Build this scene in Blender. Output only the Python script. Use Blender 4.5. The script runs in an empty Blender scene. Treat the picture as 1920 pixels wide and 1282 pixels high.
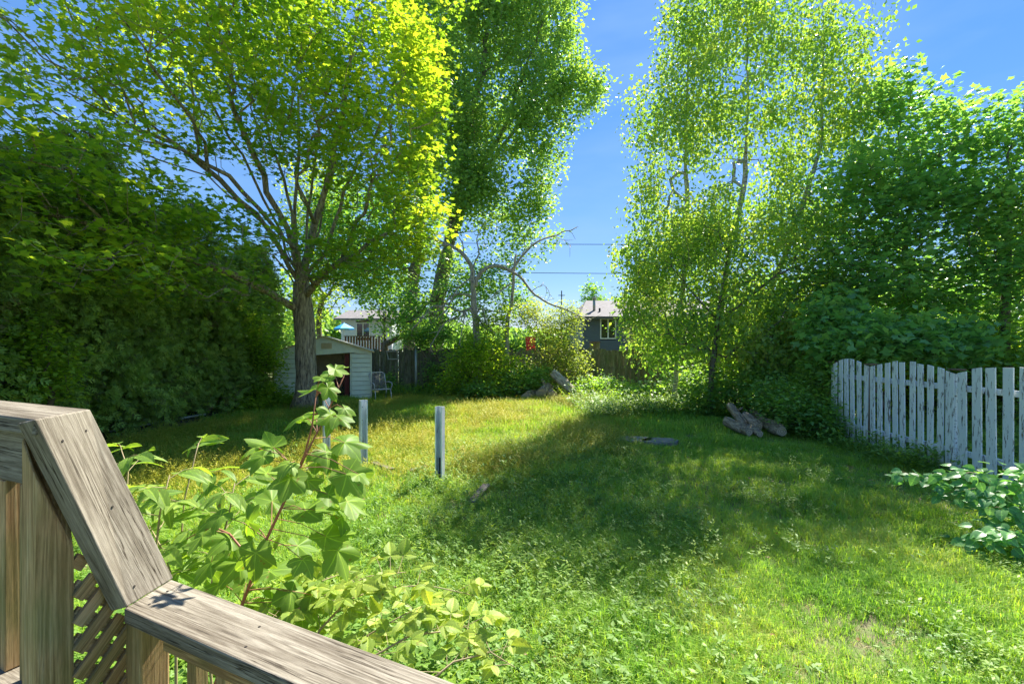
import bpy, math, random
import numpy as np
from mathutils import Vector, Matrix, Quaternion

sc = bpy.context.scene
COL = sc.collection
R = math.radians
F = 907.0          # focal length in photo pixels (1920 wide)
CH = 2.1           # camera height
rng = np.random.default_rng(7)
random.seed(7)

# ------------------------------------------------------------------ camera
cam_d = bpy.data.cameras.new('camera')
cam_d.sensor_width = 36.0
cam_d.lens = 36.0 * F / 1920.0
cam_d.clip_end = 2000.0
cam_d.clip_start = 0.05
cam = bpy.data.objects.new('camera', cam_d)
COL.objects.link(cam)
cam.location = (0, 0, CH)
cam.rotation_euler = (R(90), 0, 0)
sc.camera = cam

# ------------------------------------------------------------------ light
SUN_EL, SUN_AZ = R(48), R(31)      # azimuth to the right of +Y
S = Vector((math.sin(SUN_AZ) * math.cos(SUN_EL), math.cos(SUN_AZ) * math.cos(SUN_EL), math.sin(SUN_EL)))
world = bpy.data.worlds.new('World')
sc.world = world
world.use_nodes = True
wn = world.node_tree.nodes; wl = world.node_tree.links
for n in list(wn): wn.remove(n)
w_out = wn.new('ShaderNodeOutputWorld')
w_bg = wn.new('ShaderNodeBackground'); w_bg.inputs['Strength'].default_value = 0.15
w_sky = wn.new('ShaderNodeTexSky'); w_sky.sky_type = 'NISHITA'; w_sky.sun_disc = False
w_sky.sun_elevation = SUN_EL; w_sky.sun_rotation = SUN_AZ
w_sky.altitude = 100; w_sky.air_density = 1.2; w_sky.dust_density = 0.0; w_sky.ozone_density = 3.0
w_hs = wn.new('ShaderNodeHueSaturation'); w_hs.inputs['Saturation'].default_value = 1.2
w_hs.inputs['Value'].default_value = 0.5
# thin high cirrus
w_tc = wn.new('ShaderNodeTexCoord')
w_mp = wn.new('ShaderNodeMapping'); w_mp.inputs['Scale'].default_value = (1.3, 1.3, 4.5)
w_no = wn.new('ShaderNodeTexNoise'); w_no.inputs['Scale'].default_value = 1.8; w_no.inputs['Detail'].default_value = 5
w_cr = wn.new('ShaderNodeValToRGB')
w_cr.color_ramp.elements[0].position = 0.42; w_cr.color_ramp.elements[0].color = (0, 0, 0, 1)
w_cr.color_ramp.elements[1].position = 0.75; w_cr.color_ramp.elements[1].color = (0.5, 0.5, 0.5, 1)
w_mx = wn.new('ShaderNodeMixRGB'); w_mx.inputs['Color2'].default_value = (0.75, 1.2, 2.05, 1)
wl.new(w_tc.outputs['Generated'], w_mp.inputs['Vector']); wl.new(w_mp.outputs['Vector'], w_no.inputs['Vector'])
wl.new(w_no.outputs['Fac'], w_cr.inputs['Fac']); wl.new(w_cr.outputs['Color'], w_mx.inputs['Fac'])
w_bl = wn.new('ShaderNodeMixRGB'); w_bl.inputs['Fac'].default_value = 0.72; w_bl.inputs['Color2'].default_value = (0.13, 0.42, 1.2, 1)
wl.new(w_sky.outputs['Color'], w_hs.inputs['Color']); wl.new(w_hs.outputs['Color'], w_bl.inputs['Color1']); wl.new(w_bl.outputs['Color'], w_mx.inputs['Color1'])
wl.new(w_mx.outputs['Color'], w_bg.inputs['Color']); wl.new(w_bg.outputs['Background'], w_out.inputs['Surface'])

sun_d = bpy.data.lights.new('sun', 'SUN')
sun_d.energy = 4.0; sun_d.angle = R(0.55); sun_d.color = (1.0, 0.94, 0.83)
sun = bpy.data.objects.new('sun', sun_d); COL.objects.link(sun)
sun.rotation_euler = S.to_track_quat('Z', 'Y').to_euler()

sc.view_settings.view_transform = 'Standard'
sc.view_settings.look = 'None'
sc.view_settings.gamma = 1.0
sc.view_settings.use_curve_mapping = False
sc.view_settings.exposure = 1.95
sc.cycles.max_bounces = 12
sc.cycles.diffuse_bounces = 10
sc.cycles.transmission_bounces = 8
sc.cycles.glossy_bounces = 2
sc.cycles.transparent_max_bounces = 4
sc.cycles.sample_clamp_indirect = 10

# ------------------------------------------------------------------ helpers
def P(px, py, Y):
    return np.array([(px - 960) / F * Y, Y, CH + (641 - py) / F * Y])
def G(px, py):
    Y = CH * F / (py - 641)
    return np.array([(px - 960) / F * Y, Y, 0.0])

def hills(x, y):
    return 0.03 * np.sin(x * 0.9 + 1) * np.cos(y * 0.7) + 0.02 * np.sin(x * 2.1 + y * 1.7)

def mat(name):
    m = bpy.data.materials.new(name); m.use_nodes = True
    nt = m.node_tree; b = nt.nodes['Principled BSDF']
    return m, nt.nodes, nt.links, b
def noise(nodes, links, scale=5, detail=4, mapscale=None, coord='Object', rough=0.55, dist=0.0):
    tc = nodes.new('ShaderNodeTexCoord'); t = nodes.new('ShaderNodeTexNoise')
    t.inputs['Scale'].default_value = scale; t.inputs['Detail'].default_value = detail
    t.inputs['Roughness'].default_value = rough; t.inputs['Distortion'].default_value = dist
    src = tc.outputs[coord]
    if coord == 'World':
        pass
    if mapscale:
        mp = nodes.new('ShaderNodeMapping'); mp.inputs['Scale'].default_value = mapscale
        links.new(src, mp.inputs['Vector']); src = mp.outputs['Vector']
    links.new(src, t.inputs['Vector'])
    return t
def wnoise(nodes, links, scale, detail=3):
    g = nodes.new('ShaderNodeNewGeometry'); t = nodes.new('ShaderNodeTexNoise')
    t.inputs['Scale'].default_value = scale; t.inputs['Detail'].default_value = detail
    links.new(g.outputs['Position'], t.inputs['Vector'])
    return t
def ramp(nodes, links, src, stops):
    r = nodes.new('ShaderNodeValToRGB'); e = r.color_ramp.elements
    while len(e) > 1: e.remove(e[-1])
    e[0].position = stops[0][0]; e[0].color = (*stops[0][1], 1)
    for p, c in stops[1:]:
        k = e.new(p); k.color = (*c, 1)
    links.new(src, r.inputs['Fac'])
    return r
def bump(nodes, links, src, bsdf, strength=0.3, dist=0.02):
    b = nodes.new('ShaderNodeBump'); b.inputs['Strength'].default_value = strength
    b.inputs['Distance'].default_value = dist
    links.new(src, b.inputs['Height']); links.new(b.outputs['Normal'], bsdf.inputs['Normal'])
    return b

def simple_mat(name, col, rough=0.6, var=0.15, scale=6, metal=0.0, bumpy=0.1):
    m, N, L, b = mat(name)
    t = noise(N, L, scale, 5)
    lo = tuple(c * (1 - var) for c in col); hi = tuple(min(1, c * (1 + var)) for c in col)
    r = ramp(N, L, t.outputs['Fac'], [(0.3, lo), (0.7, hi)])
    L.new(r.outputs['Color'], b.inputs['Base Color'])
    b.inputs['Roughness'].default_value = rough; b.inputs['Metallic'].default_value = metal
    if bumpy: bump(N, L, t.outputs['Fac'], b, bumpy, 0.01)
    return m

def leaf_mat(name, cols, trans=0.45, rough=0.5, tcol=None, spec=0.22, vein=False, wscale=0.7, pleat=False):
    """cols: list of colours ramped over a per-leaf random; translucent for light through the blade"""
    m = bpy.data.materials.new(name); m.use_nodes = True
    N = m.node_tree.nodes; L = m.node_tree.links
    b = N['Principled BSDF']; out = N['Material Output']
    at = N.new('ShaderNodeAttribute'); at.attribute_name = 'rnd'
    oi = N.new('ShaderNodeObjectInfo')
    ad = N.new('ShaderNodeMath'); ad.operation = 'ADD'
    L.new(at.outputs['Fac'], ad.inputs[0]); L.new(oi.outputs['Random'], ad.inputs[1])
    wn_ = wnoise(N, L, wscale, 2)
    ad2 = N.new('ShaderNodeMath'); ad2.operation = 'FRACT'
    L.new(ad.outputs[0], ad2.inputs[0])
    mx = N.new('ShaderNodeMix'); mx.inputs['Factor'].default_value = 0.45
    L.new(ad2.outputs[0], mx.inputs['A'])
    mr = N.new('ShaderNodeMapRange'); mr.inputs['From Min'].default_value = 0.3; mr.inputs['From Max'].default_value = 0.7
    L.new(wn_.outputs['Fac'], mr.inputs['Value']); L.new(mr.outputs[0], mx.inputs['B'])
    k = len(cols)
    r = ramp(N, L, mx.outputs[0], [(i / (k - 1), c) for i, c in enumerate(cols)])
    base = r.outputs['Color']
    if vein:
        va = N.new('ShaderNodeAttribute'); va.attribute_name = 'vein'
        vr = ramp(N, L, va.outputs['Fac'], [(0.0, (.9, .9, .9)), (0.3, (0.84, 0.86, 0.84)), (0.7, (1.2, 1.15, 1.05)), (1.0, (1.75, 1.55, 1.3))])
        mm = N.new('ShaderNodeMixRGB'); mm.blend_type = 'MULTIPLY'; mm.inputs['Fac'].default_value = 1
        L.new(base, mm.inputs['Color1']); L.new(vr.outputs['Color'], mm.inputs['Color2']); base = mm.outputs['Color']
        bn = wnoise(N, L, 34, 3); br2 = ramp(N, L, bn.outputs['Fac'], [(0.66, (0, 0, 0)), (0.72, (.8, .8, .8))])
        bm2 = N.new('ShaderNodeMixRGB'); bm2.inputs['Color2'].default_value = (0.22, 0.13, 0.04, 1)
        L.new(br2.outputs['Color'], bm2.inputs['Fac']); L.new(base, bm2.inputs['Color1']); base = bm2.outputs['Color']
    L.new(base, b.inputs['Base Color'])
    b.inputs['Roughness'].default_value = rough; b.inputs['Specular IOR Level'].default_value = spec
    tr = N.new('ShaderNodeBsdfTranslucent')
    mt = N.new('ShaderNodeMixRGB'); mt.blend_type = 'MULTIPLY'; mt.inputs['Fac'].default_value = 1
    mt.inputs['Color2'].default_value = (*(tcol or (1.9, 1.7, 0.5)), 1)
    L.new(base, mt.inputs['Color1']); L.new(mt.outputs['Color'], tr.inputs['Color'])
    ms = N.new('ShaderNodeMixShader'); ms.inputs['Fac'].default_value = trans
    L.new(b.outputs['BSDF'], ms.inputs[1]); L.new(tr.outputs['BSDF'], ms.inputs[2])
    L.new(ms.outputs['Shader'], out.inputs['Surface'])
    return m

def bark_mat(name, lo, hi, scale=7, bands=False, stretch=(3.2, 3.2, 0.55)):
    m, N, L, b = mat(name)
    t = noise(N, L, scale, 8, stretch, rough=0.7, dist=0.4)
    r = ramp(N, L, t.outputs['Fac'], [(0.36, lo), (0.62, hi)])
    col = r.outputs['Color']
    if bands:
        t2 = noise(N, L, 9, 4, (0.8, 0.8, 4.5))
        r2 = ramp(N, L, t2.outputs['Fac'], [(0.38, (0.12, 0.11, 0.1)), (0.46, (1, 1, 1))])
        mm = N.new('ShaderNodeMixRGB'); mm.blend_type = 'MULTIPLY'; mm.inputs['Fac'].default_value = 1
        L.new(col, mm.inputs['Color1']); L.new(r2.outputs['Color'], mm.inputs['Color2']); col = mm.outputs['Color']
    L.new(col, b.inputs['Base Color']); b.inputs['Roughness'].default_value = 0.9
    bump(N, L, t.outputs['Fac'], b, 1.0, 0.05)
    return m

def wood_mat(name, lo, mid, hi, green=0.0, crack=1.0, axis='X', paint=None):
    """weathered timber, grain along the local axis"""
    m, N, L, b = mat(name)
    def ms(a, c): return {'X': (a, c, c), 'Z': (c, c, a)}[axis]
    oi = N.new('ShaderNodeObjectInfo')
    tc = N.new('ShaderNodeTexCoord')
    off = N.new('ShaderNodeVectorMath'); off.operation = 'ADD'
    sc_ = N.new('ShaderNodeVectorMath'); sc_.operation = 'SCALE'; sc_.inputs['Scale'].default_value = 37.0
    cx = N.new('ShaderNodeCombineXYZ')
    for i in range(3): L.new(oi.outputs['Random'], cx.inputs[i])
    L.new(cx.outputs[0], sc_.inputs[0]); L.new(tc.outputs['Object'], off.inputs[0]); L.new(sc_.outputs[0], off.inputs[1])
    def nz(a, c, scale=1, detail=6, rough=0.6, dist=0.0):
        mp = N.new('ShaderNodeMapping'); mp.inputs['Scale'].default_value = ms(a, c)
        L.new(off.outputs[0], mp.inputs['Vector'])
        t = N.new('ShaderNodeTexNoise'); t.inputs['Scale'].default_value = scale
        t.inputs['Detail'].default_value = detail; t.inputs['Roughness'].default_value = rough
        t.inputs['Distortion'].default_value = dist
        L.new(mp.outputs[0], t.inputs['Vector']); return t
    broad = nz(1.6, 9, 1, 3)
    grain = nz(3.5, 170, 1, 8, 0.8)
    fine = nz(30, 420, 1, 4)
    # growth-ring lines that wander round knots
    wv = nz(1.1, 26, 1, 2, 0.5, 0.6)
    wm = N.new('ShaderNodeMath'); wm.operation = 'MULTIPLY'; wm.inputs[1].default_value = 46
    L.new(wv.outputs['Fac'], wm.inputs[0])
    sn = N.new('ShaderNodeMath'); sn.operation = 'SINE'; L.new(wm.outputs[0], sn.inputs[0])
    s2 = N.new('ShaderNodeMath'); s2.operation = 'MULTIPLY_ADD'; s2.inputs[1].default_value = 0.045; s2.inputs[2].default_value = 0
    L.new(sn.outputs[0], s2.inputs[0])
    a1 = N.new('ShaderNodeMath'); a1.operation = 'MULTIPLY_ADD'; a1.inputs[1].default_value = 0.55
    L.new(grain.outputs['Fac'], a1.inputs[0])
    a0 = N.new('ShaderNodeMath'); a0.operation = 'MULTIPLY_ADD'; a0.inputs[1].default_value = 0.4
    L.new(broad.outputs['Fac'], a0.inputs[0]); L.new(s2.outputs[0], a0.inputs[2])
    L.new(a0.outputs[0], a1.inputs[2])
    r = ramp(N, L, a1.outputs[0], [(0.37, lo), (0.5, mid), (0.63, hi)])
    col = r.outputs['Color']
    def mul(col, src, fac=1.0):
        mm = N.new('ShaderNodeMixRGB'); mm.blend_type = 'MULTIPLY'; mm.inputs['Fac'].default_value = fac
        L.new(col, mm.inputs['Color1']); L.new(src, mm.inputs['Color2']); return mm.outputs['Color']
    fr = ramp(N, L, fine.outputs['Fac'], [(0.35, (0.75, 0.75, 0.74)), (0.6, (1, 1, 1))])
    col = mul(col, fr.outputs['Color'])
    ck = nz(0.9, 38, 1, 5, 0.65, 0.3)
    sb = N.new('ShaderNodeMath'); sb.operation = 'SUBTRACT'; sb.inputs[1].default_value = 0.5; L.new(ck.outputs['Fac'], sb.inputs[0])
    ab = N.new('ShaderNodeMath'); ab.operation = 'ABSOLUTE'; L.new(sb.outputs[0], ab.inputs[0])
    ckr = ramp(N, L, ab.outputs[0], [(0.0, (0.1, 0.08, 0.06)), (0.009, (0.35, 0.32, 0.29)), (0.022, (1, 1, 1))])
    gate = nz(3.0, 14, 1, 2)
    gr = ramp(N, L, gate.outputs['Fac'], [(0.44, (0, 0, 0)), (0.54, (1, 1, 1))])
    mm = N.new('ShaderNodeMixRGB'); mm.blend_type = 'MULTIPLY'
    gm = N.new('ShaderNodeMath'); gm.operation = 'MULTIPLY'; gm.inputs[1].default_value = crack
    L.new(gr.outputs['Color'], gm.inputs[0]); L.new(gm.outputs[0], mm.inputs['Fac'])
    L.new(col, mm.inputs['Color1']); L.new(ckr.outputs['Color'], mm.inputs['Color2']); col = mm.outputs['Color']
    if green > 0:
        gn = nz(3, 6, 1, 4)
        g2 = ramp(N, L, gn.outputs['Fac'], [(0.4, (0, 0, 0)), (0.65, (green, green, green))])
        mg = N.new('ShaderNodeMixRGB'); mg.inputs['Color2'].default_value = (0.13, 0.17, 0.05, 1)
        L.new(g2.outputs['Color'], mg.inputs['Fac']); L.new(col, mg.inputs['Color1']); col = mg.outputs['Color']
    if paint:
        pn = nz(4, 26, 1, 7, 0.7)
        pl = ramp(N, L, pn.outputs['Fac'], [(0.40, (0, 0, 0)), (0.44, (1, 1, 1))])
        mp_ = N.new('ShaderNodeMixRGB'); L.new(pl.outputs['Color'], mp_.inputs['Fac'])
        L.new(col, mp_.inputs['Color1']); mp_.inputs['Color2'].default_value = (*paint, 1); col = mp_.outputs['Color']
    L.new(col, b.inputs['Base Color']); b.inputs['Roughness'].default_value = 0.8
    b.inputs['Specular IOR Level'].default_value = 0.25
    bump(N, L, a1.outputs[0], b, 0.5, 0.004)
    return m

def tag(o, label=None, cat=None, group=None, kind=None):
    if label: o['label'] = label
    if cat: o['category'] = cat
    if group: o['group'] = group
    if kind: o['kind'] = kind
    return o
def empty(name, loc, rz=0, **k):
    o = bpy.data.objects.new(name, None); COL.objects.link(o)
    o.empty_display_size = 0.1
    o.location = loc; o.rotation_euler = (0, 0, rz)
    return tag(o, **k)
def link(name, me, parent=None, loc=(0, 0, 0), rot=None, world_=True, kind=None):
    """link a mesh object; its coordinates are world ones unless loc/rot are given"""
    o = bpy.data.objects.new(name, me); COL.objects.link(o)
    M = Matrix.Translation(Vector(loc))
    if rot is not None: M = M @ rot.to_4x4()
    if parent is not None:
        o.parent = parent
        if world_:
            W = Matrix.Identity(4); p = parent
            while p is not None:
                W = p.matrix_basis @ W if p.parent is None else p.matrix_parent_inverse @ p.matrix_basis @ W
                p = p.parent
            o.matrix_basis = W.inverted() @ M
        else: o.matrix_basis = M
    else: o.matrix_basis = M
    if kind: o['kind'] = kind
    return o
def mesh(name, v, f, m=None, smooth=False, attrs=None):
    me = bpy.data.meshes.new(name)
    v = np.asarray(v, dtype=np.float32)
    if isinstance(f, np.ndarray) and f.ndim == 2:
        k = f.shape[1]; n = f.shape[0]
        me.vertices.add(len(v)); me.vertices.foreach_set('co', v.ravel())
        me.loops.add(n * k); me.loops.foreach_set('vertex_index', f.astype(np.int32).ravel())
        me.polygons.add(n); me.polygons.foreach_set('loop_start', np.arange(0, n * k, k, dtype=np.int32))
        me.update(calc_edges=True)
    else:
        me.from_pydata([tuple(x) for x in v.tolist()], [], f)
        me.update()
    if smooth: me.polygons.foreach_set('use_smooth', np.ones(len(me.polygons), dtype=bool))
    if m: me.materials.append(m)
    for an, av in (attrs or {}).items():
        a = me.attributes.new(an, 'FLOAT', 'POINT'); a.data.foreach_set('value', np.asarray(av, dtype=np.float32))
    return me

class MB:
    """collects boxes, tubes and prisms into one mesh"""
    def __init__(s): s.v = []; s.f = []
    def add(s, v, f):
        o = len(s.v); s.v += [tuple(map(float, x)) for x in v]; s.f += [tuple(i + o for i in q) for q in f]; return s
    def box(s, a, b):
        x0, y0, z0 = a; x1, y1, z1 = b
        return s.add([(x0, y0, z0), (x1, y0, z0), (x1, y1, z0), (x0, y1, z0), (x0, y0, z1), (x1, y0, z1), (x1, y1, z1), (x0, y1, z1)],
                     [(0, 3, 2, 1), (4, 5, 6, 7), (0, 1, 5, 4), (1, 2, 6, 5), (2, 3, 7, 6), (3, 0, 4, 7)])
    def obox(s, p, q, w, t, up=(0, 0, 1)):
        """a bar from p to q, w wide and t thick"""
        p = Vector(p); q = Vector(q); d = (q - p).normalized(); up = Vector(up)
        x = d.cross(up)
        if x.length < 1e-4: x = Vector((1, 0, 0))
        x.normalize(); u = x.cross(d).normalized()
        v = [c + x * (sx * w / 2) + u * (sy * t / 2) for c in (p, q) for sx, sy in ((-1, -1), (1, -1), (1, 1), (-1, 1))]
        return s.add(v, [(0, 1, 2, 3), (7, 6, 5, 4), (0, 4, 5, 1), (1, 5, 6, 2), (2, 6, 7, 3), (3, 7, 4, 0)])
    def prism(s, top, bot):
        n = len(top)
        return s.add(list(top) + list(bot), [tuple(range(n)), tuple(range(2 * n - 1, n - 1, -1))] + [(i, n + i, n + (i + 1) % n, (i + 1) % n) for i in range(n)])
    def tube(s, pts, r, n=8, cap=True):
        pts = [Vector(p) for p in pts]; m = len(pts)
        rr = r if hasattr(r, '__len__') else [r] * m
        d = (pts[1] - pts[0]).normalized()
        x = d.orthogonal().normalized()
        o = len(s.v)
        for i in range(m):
            t = (pts[min(i + 1, m - 1)] - pts[max(i - 1, 0)]).normalized()
            x = (x - t * x.dot(t)).normalized(); y = t.cross(x)
            for k in range(n):
                a = 2 * math.pi * k / n
                s.v.append(tuple(pts[i] + (x * math.cos(a) + y * math.sin(a)) * rr[i]))
        for i in range(m - 1):
            for k in range(n):
                a, b = o + i * n + k, o + i * n + (k + 1) % n
                s.f.append((a, b, b + n, a + n))
        if cap:
            s.f.append(tuple(o + k for k in range(n - 1, -1, -1))); s.f.append(tuple(o + (m - 1) * n + k for k in range(n)))
        return s
    def build(s, name, m, parent=None, smooth=False, bevel=0, **k):
        me = mesh(name, s.v, s.f, m, smooth)
        o = link(name, me, parent, **k)
        if bevel:
            b = o.modifiers.new('bevel', 'BEVEL'); b.width = bevel; b.segments = 2; b.limit_method = 'ANGLE'
        return o

def beam(name, p, q, w, t, m, parent, up=(0, 0, 1), bevel=0.003, end_a=None):
    """one timber as its own object, local X along its length"""
    p = Vector(p); q = Vector(q); d = (q - p); Ln = d.length; d.normalize(); up = Vector(up)
    y = up.cross(d)
    if y.length < 1e-4: y = Vector((0, 1, 0))
    y.normalize(); z = d.cross(y).normalized()
    rot = Matrix((d, y, z)).transposed()
    return MB().box((0, -w / 2, -t / 2), (Ln, w / 2, t / 2)).build(name, m, parent, loc=p, rot=rot, bevel=bevel)

# ------------------------------------------------------------------ materials
M = {}
M['rail_wood'] = wood_mat('weathered_grey_wood', (0.12, 0.098, 0.07), (0.25, 0.22, 0.17), (0.37, 0.335, 0.27))
M['post_wood'] = wood_mat('tan_post_wood', (0.26, 0.145, 0.06), (0.50, 0.32, 0.15), (0.66, 0.48, 0.27), green=0.5, crack=0.5, axis='X')
M['old_fence'] = wood_mat('old_fence_wood', (0.11, 0.10, 0.065), (0.24, 0.215, 0.15), (0.40, 0.37, 0.28), green=0.5, axis='Z')
M['picket'] = wood_mat('peeling_white_paint', (0.14, 0.12, 0.10), (0.26, 0.23, 0.19), (0.4, 0.37, 0.32), axis='Z', paint=(0.78, 0.80, 0.78))
M['bare_post'] = wood_mat('bare_post_wood', (0.10, 0.06, 0.035), (0.2, 0.13, 0.08), (0.3, 0.22, 0.14), axis='Z')
M['maple_bark'] = bark_mat('furrowed_bark', (0.08, 0.055, 0.035), (0.60, 0.47, 0.30), 6)
M['dark_bark'] = bark_mat('dark_bark', (0.06, 0.05, 0.035), (0.26, 0.22, 0.16), 6)
M['birch_bark'] = bark_mat('birch_bark', (0.3, 0.28, 0.24), (0.62, 0.6, 0.54), 5, bands=True)
M['dead_bark'] = bark_mat('dead_grey_bark', (0.2, 0.16, 0.13), (0.6, 0.52, 0.43), 8)
M['twig'] = simple_mat('twig', (0.14, 0.10, 0.06), 0.8)
M['red_stem'] = simple_mat('red_brown_stem', (0.30, 0.12, 0.06), 0.6)
M['cane'] = simple_mat('pale_cane', (0.30, 0.24, 0.12), 0.7)
M['maple_leaf'] = leaf_mat('maple_leaf', [(0.11, 0.24, 0.04), (0.20, 0.36, 0.05), (0.34, 0.47, 0.055), (0.50, 0.53, 0.055)], 0.58, wscale=0.28, spec=0.35, rough=.42, tcol=(1.6, 1.5, 0.5))
M['tall_leaf'] = leaf_mat('tall_tree_leaf', [(0.12, 0.26, 0.08), (0.23, 0.40, 0.11), (0.38, 0.52, 0.13)], 0.5, rough=0.4, spec=0.4, tcol=(1.5, 1.45, 0.55))
M['dark_leaf'] = leaf_mat('dark_leaf', [(0.082, 0.204, 0.072), (0.174, 0.367, 0.102), (0.306, 0.551, 0.122)], 0.4)
M['birch_leaf'] = leaf_mat('birch_leaf', [(0.12, 0.25, 0.07), (0.21, 0.37, 0.09), (0.34, 0.48, 0.10), (0.48, 0.50, 0.13)], 0.52, rough=0.4, spec=0.45, tcol=(1.5, 1.5, 0.55))
M['right_leaf'] = leaf_mat('broad_leaf', [(0.11, 0.28, 0.11), (0.20, 0.42, 0.13), (0.34, 0.52, 0.14)], 0.5, rough=0.35, spec=0.45, tcol=(1.5, 1.4, 0.55))
M['cedar'] = leaf_mat('cedar_spray', [(0.24, 0.16, 0.08), (0.17, 0.26, 0.06), (0.28, 0.43, 0.08), (0.38, 0.52, 0.10), (0.52, 0.62, 0.14)], 0.3, wscale=1.4, tcol=(1.5, 1.35, 0.5))
M['shrub_leaf'] = leaf_mat('bright_shrub_leaf', [(0.110, 0.220, 0.033), (0.242, 0.385, 0.044), (0.440, 0.550, 0.066)], 0.52, spec=0.3)
M['pale_leaf'] = leaf_mat('pale_shrub_leaf', [(0.139, 0.218, 0.069), (0.238, 0.327, 0.099), (0.396, 0.455, 0.178)], 0.50)
M['under_leaf'] = leaf_mat('undergrowth_leaf', [(0.10, 0.24, 0.07), (0.19, 0.36, 0.09), (0.32, 0.48, 0.12)], 0.45, spec=0.4)
M['sapling_leaf'] = leaf_mat('sapling_leaf', [(0.146, 0.257, 0.039), (0.195, 0.329, 0.052), (0.276, 0.415, 0.065)], 0.52, tcol=(1.5, 1.5, 0.45), vein=True)
M['bramble_leaf'] = leaf_mat('bramble_leaf', [(0.204, 0.319, 0.057), (0.325, 0.448, 0.081), (0.488, 0.580, 0.114)], 0.50, tcol=(1.4, 1.35, 0.5), vein=True)
M['near_leaf'] = leaf_mat('young_ash_leaf', [(0.141, 0.250, 0.057), (0.222, 0.356, 0.073), (0.344, 0.463, 0.097)], 0.52, tcol=(1.5, 1.45, 0.45), vein=True)
M['side_leaf'] = leaf_mat('side_shrub_leaf', [(0.091, 0.252, 0.114), (0.160, 0.367, 0.138), (0.274, 0.503, 0.183)], 0.45, rough=0.38, tcol=(1.5, 1.5, 0.5), vein=True)

# ------------------------------------------------------------------ leaf templates: stalk at the origin, blade along +Y, face +Z
def fan(outline, zc=0.0, cup=0.0, centre=(0, 0.45)):
    v = [(centre[0], centre[1], zc)] + [(x, y, cup * (x * x + (y - centre[1]) ** 2)) for x, y in outline]
    n = len(outline)
    return np.array(v, float), np.array([(0, i + 1, (i + 1) % n + 1) for i in range(n)])
MAPLE_LO = fan([(0, 0), (0.3, 0.02), (0.22, 0.25), (0.62, 0.38), (0.3, 0.55), (0.2, 0.62), (0, 1.0), (-0.2, 0.62), (-0.3, 0.55), (-0.62, 0.38), (-0.22, 0.25), (-0.3, 0.02)], 0.06, -0.15)
OVATE_LO = (np.array([(0, 0, 0), (0.28, 0.4, 0.06), (0, 1, -0.08), (-0.28, 0.4, 0.06), (0, 0.4, -0.02)], float),
            np.array([(0, 1, 4), (1, 2, 4), (2, 3, 4), (3, 0, 4)]))
DIAM = (np.array([(0, 0, 0), (0.34, 0.42, 0.08), (0, 1, -0.05), (-0.34, 0.42, 0.08)], float), np.array([(0, 1, 2), (0, 2, 3)]))
def cedar_template():
    v = []; f = []
    def blade(p, a, l, w, z):
        d = np.array([math.sin(a), math.cos(a)]); n = np.array([d[1], -d[0]])
        p = np.array(p); o = len(v)
        for q, zz in ((p - n * w * 0.4, z), (p + n * w * 0.4, z), (p + d * l * 0.6 + n * w, z - 0.03), (p + d * l, z - 0.08), (p + d * l * 0.6 - n * w, z - 0.03)):
            v.append((q[0], q[1], zz))
        f.extend([(o, o + 1, o + 2), (o, o + 2, o + 3), (o, o + 3, o + 4)])
    blade((0, 0), 0, 1.0, 0.045, 0)
    for i, t in enumerate((0.18, 0.5)):
        for s in (-1, 1):
            blade((0, t), s * (0.75 - 0.15 * i), 0.55 - 0.14 * i, 0.075, 0.02 * s)
    return np.array(v, float), np.array(f)
CEDAR = cedar_template()
LANCE = (np.array([(0, 0, 0), (0.13, 0.3, 0.04), (0.1, 0.65, 0.0), (0, 1, -0.12), (-0.1, 0.65, 0.0), (-0.13, 0.3, 0.04), (0, 0.35, -0.02)], float),
         np.array([(0, 1, 6), (1, 2, 6), (2, 3, 6), (3, 4, 6), (4, 5, 6), (5, 0, 6)]))

def grid_leaf(halfwidth, nv=14, nu=6, fold=0.12, droop=0.25, pleats=0, veins=6, slope=0.8):
    """detailed blade over a symmetric outline halfwidth(t)"""
    v = []; ve = []; f = []
    for j in range(nv + 1):
        t = j / nv; w = halfwidth(t)
        for i in range(-nu, nu + 1):
            u = i / nu; x = w * u
            ph = (t * veins - abs(x) * slope * veins)
            pl = 0.5 + 0.5 * math.cos(2 * math.pi * ph)
            z = fold * abs(x) - droop * t * t + pleats * pl * min(1, abs(u) * 2 + .2)
            v.append((x, t, z))
            ve.append(max(1.0 if i == 0 else 0.0, pl ** 6 * 0.95))
    W = 2 * nu + 1
    for j in range(nv):
        for i in range(2 * nu):
            a = j * W + i
            f.append((a, a + 1, a + W + 1, a + W))
    return np.array(v, float), f, np.array(ve)
def ov(t): return 0.33 * (math.sin(math.pi * t ** 0.72)) ** 0.85 * (1 + 0.07 * math.sin(t * 60)) if 0 < t < 1 else 0.0
def ash(t): return 0.22 * (math.sin(math.pi * t ** 0.8)) ** 0.8 * (1 + 0.05 * math.sin(t * 50)) if 0 < t < 1 else 0.0
def rnd_leaf(t): return 0.4 * (math.sin(math.pi * t ** 0.65)) ** 0.75 if 0 < t < 1 else 0.0

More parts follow.
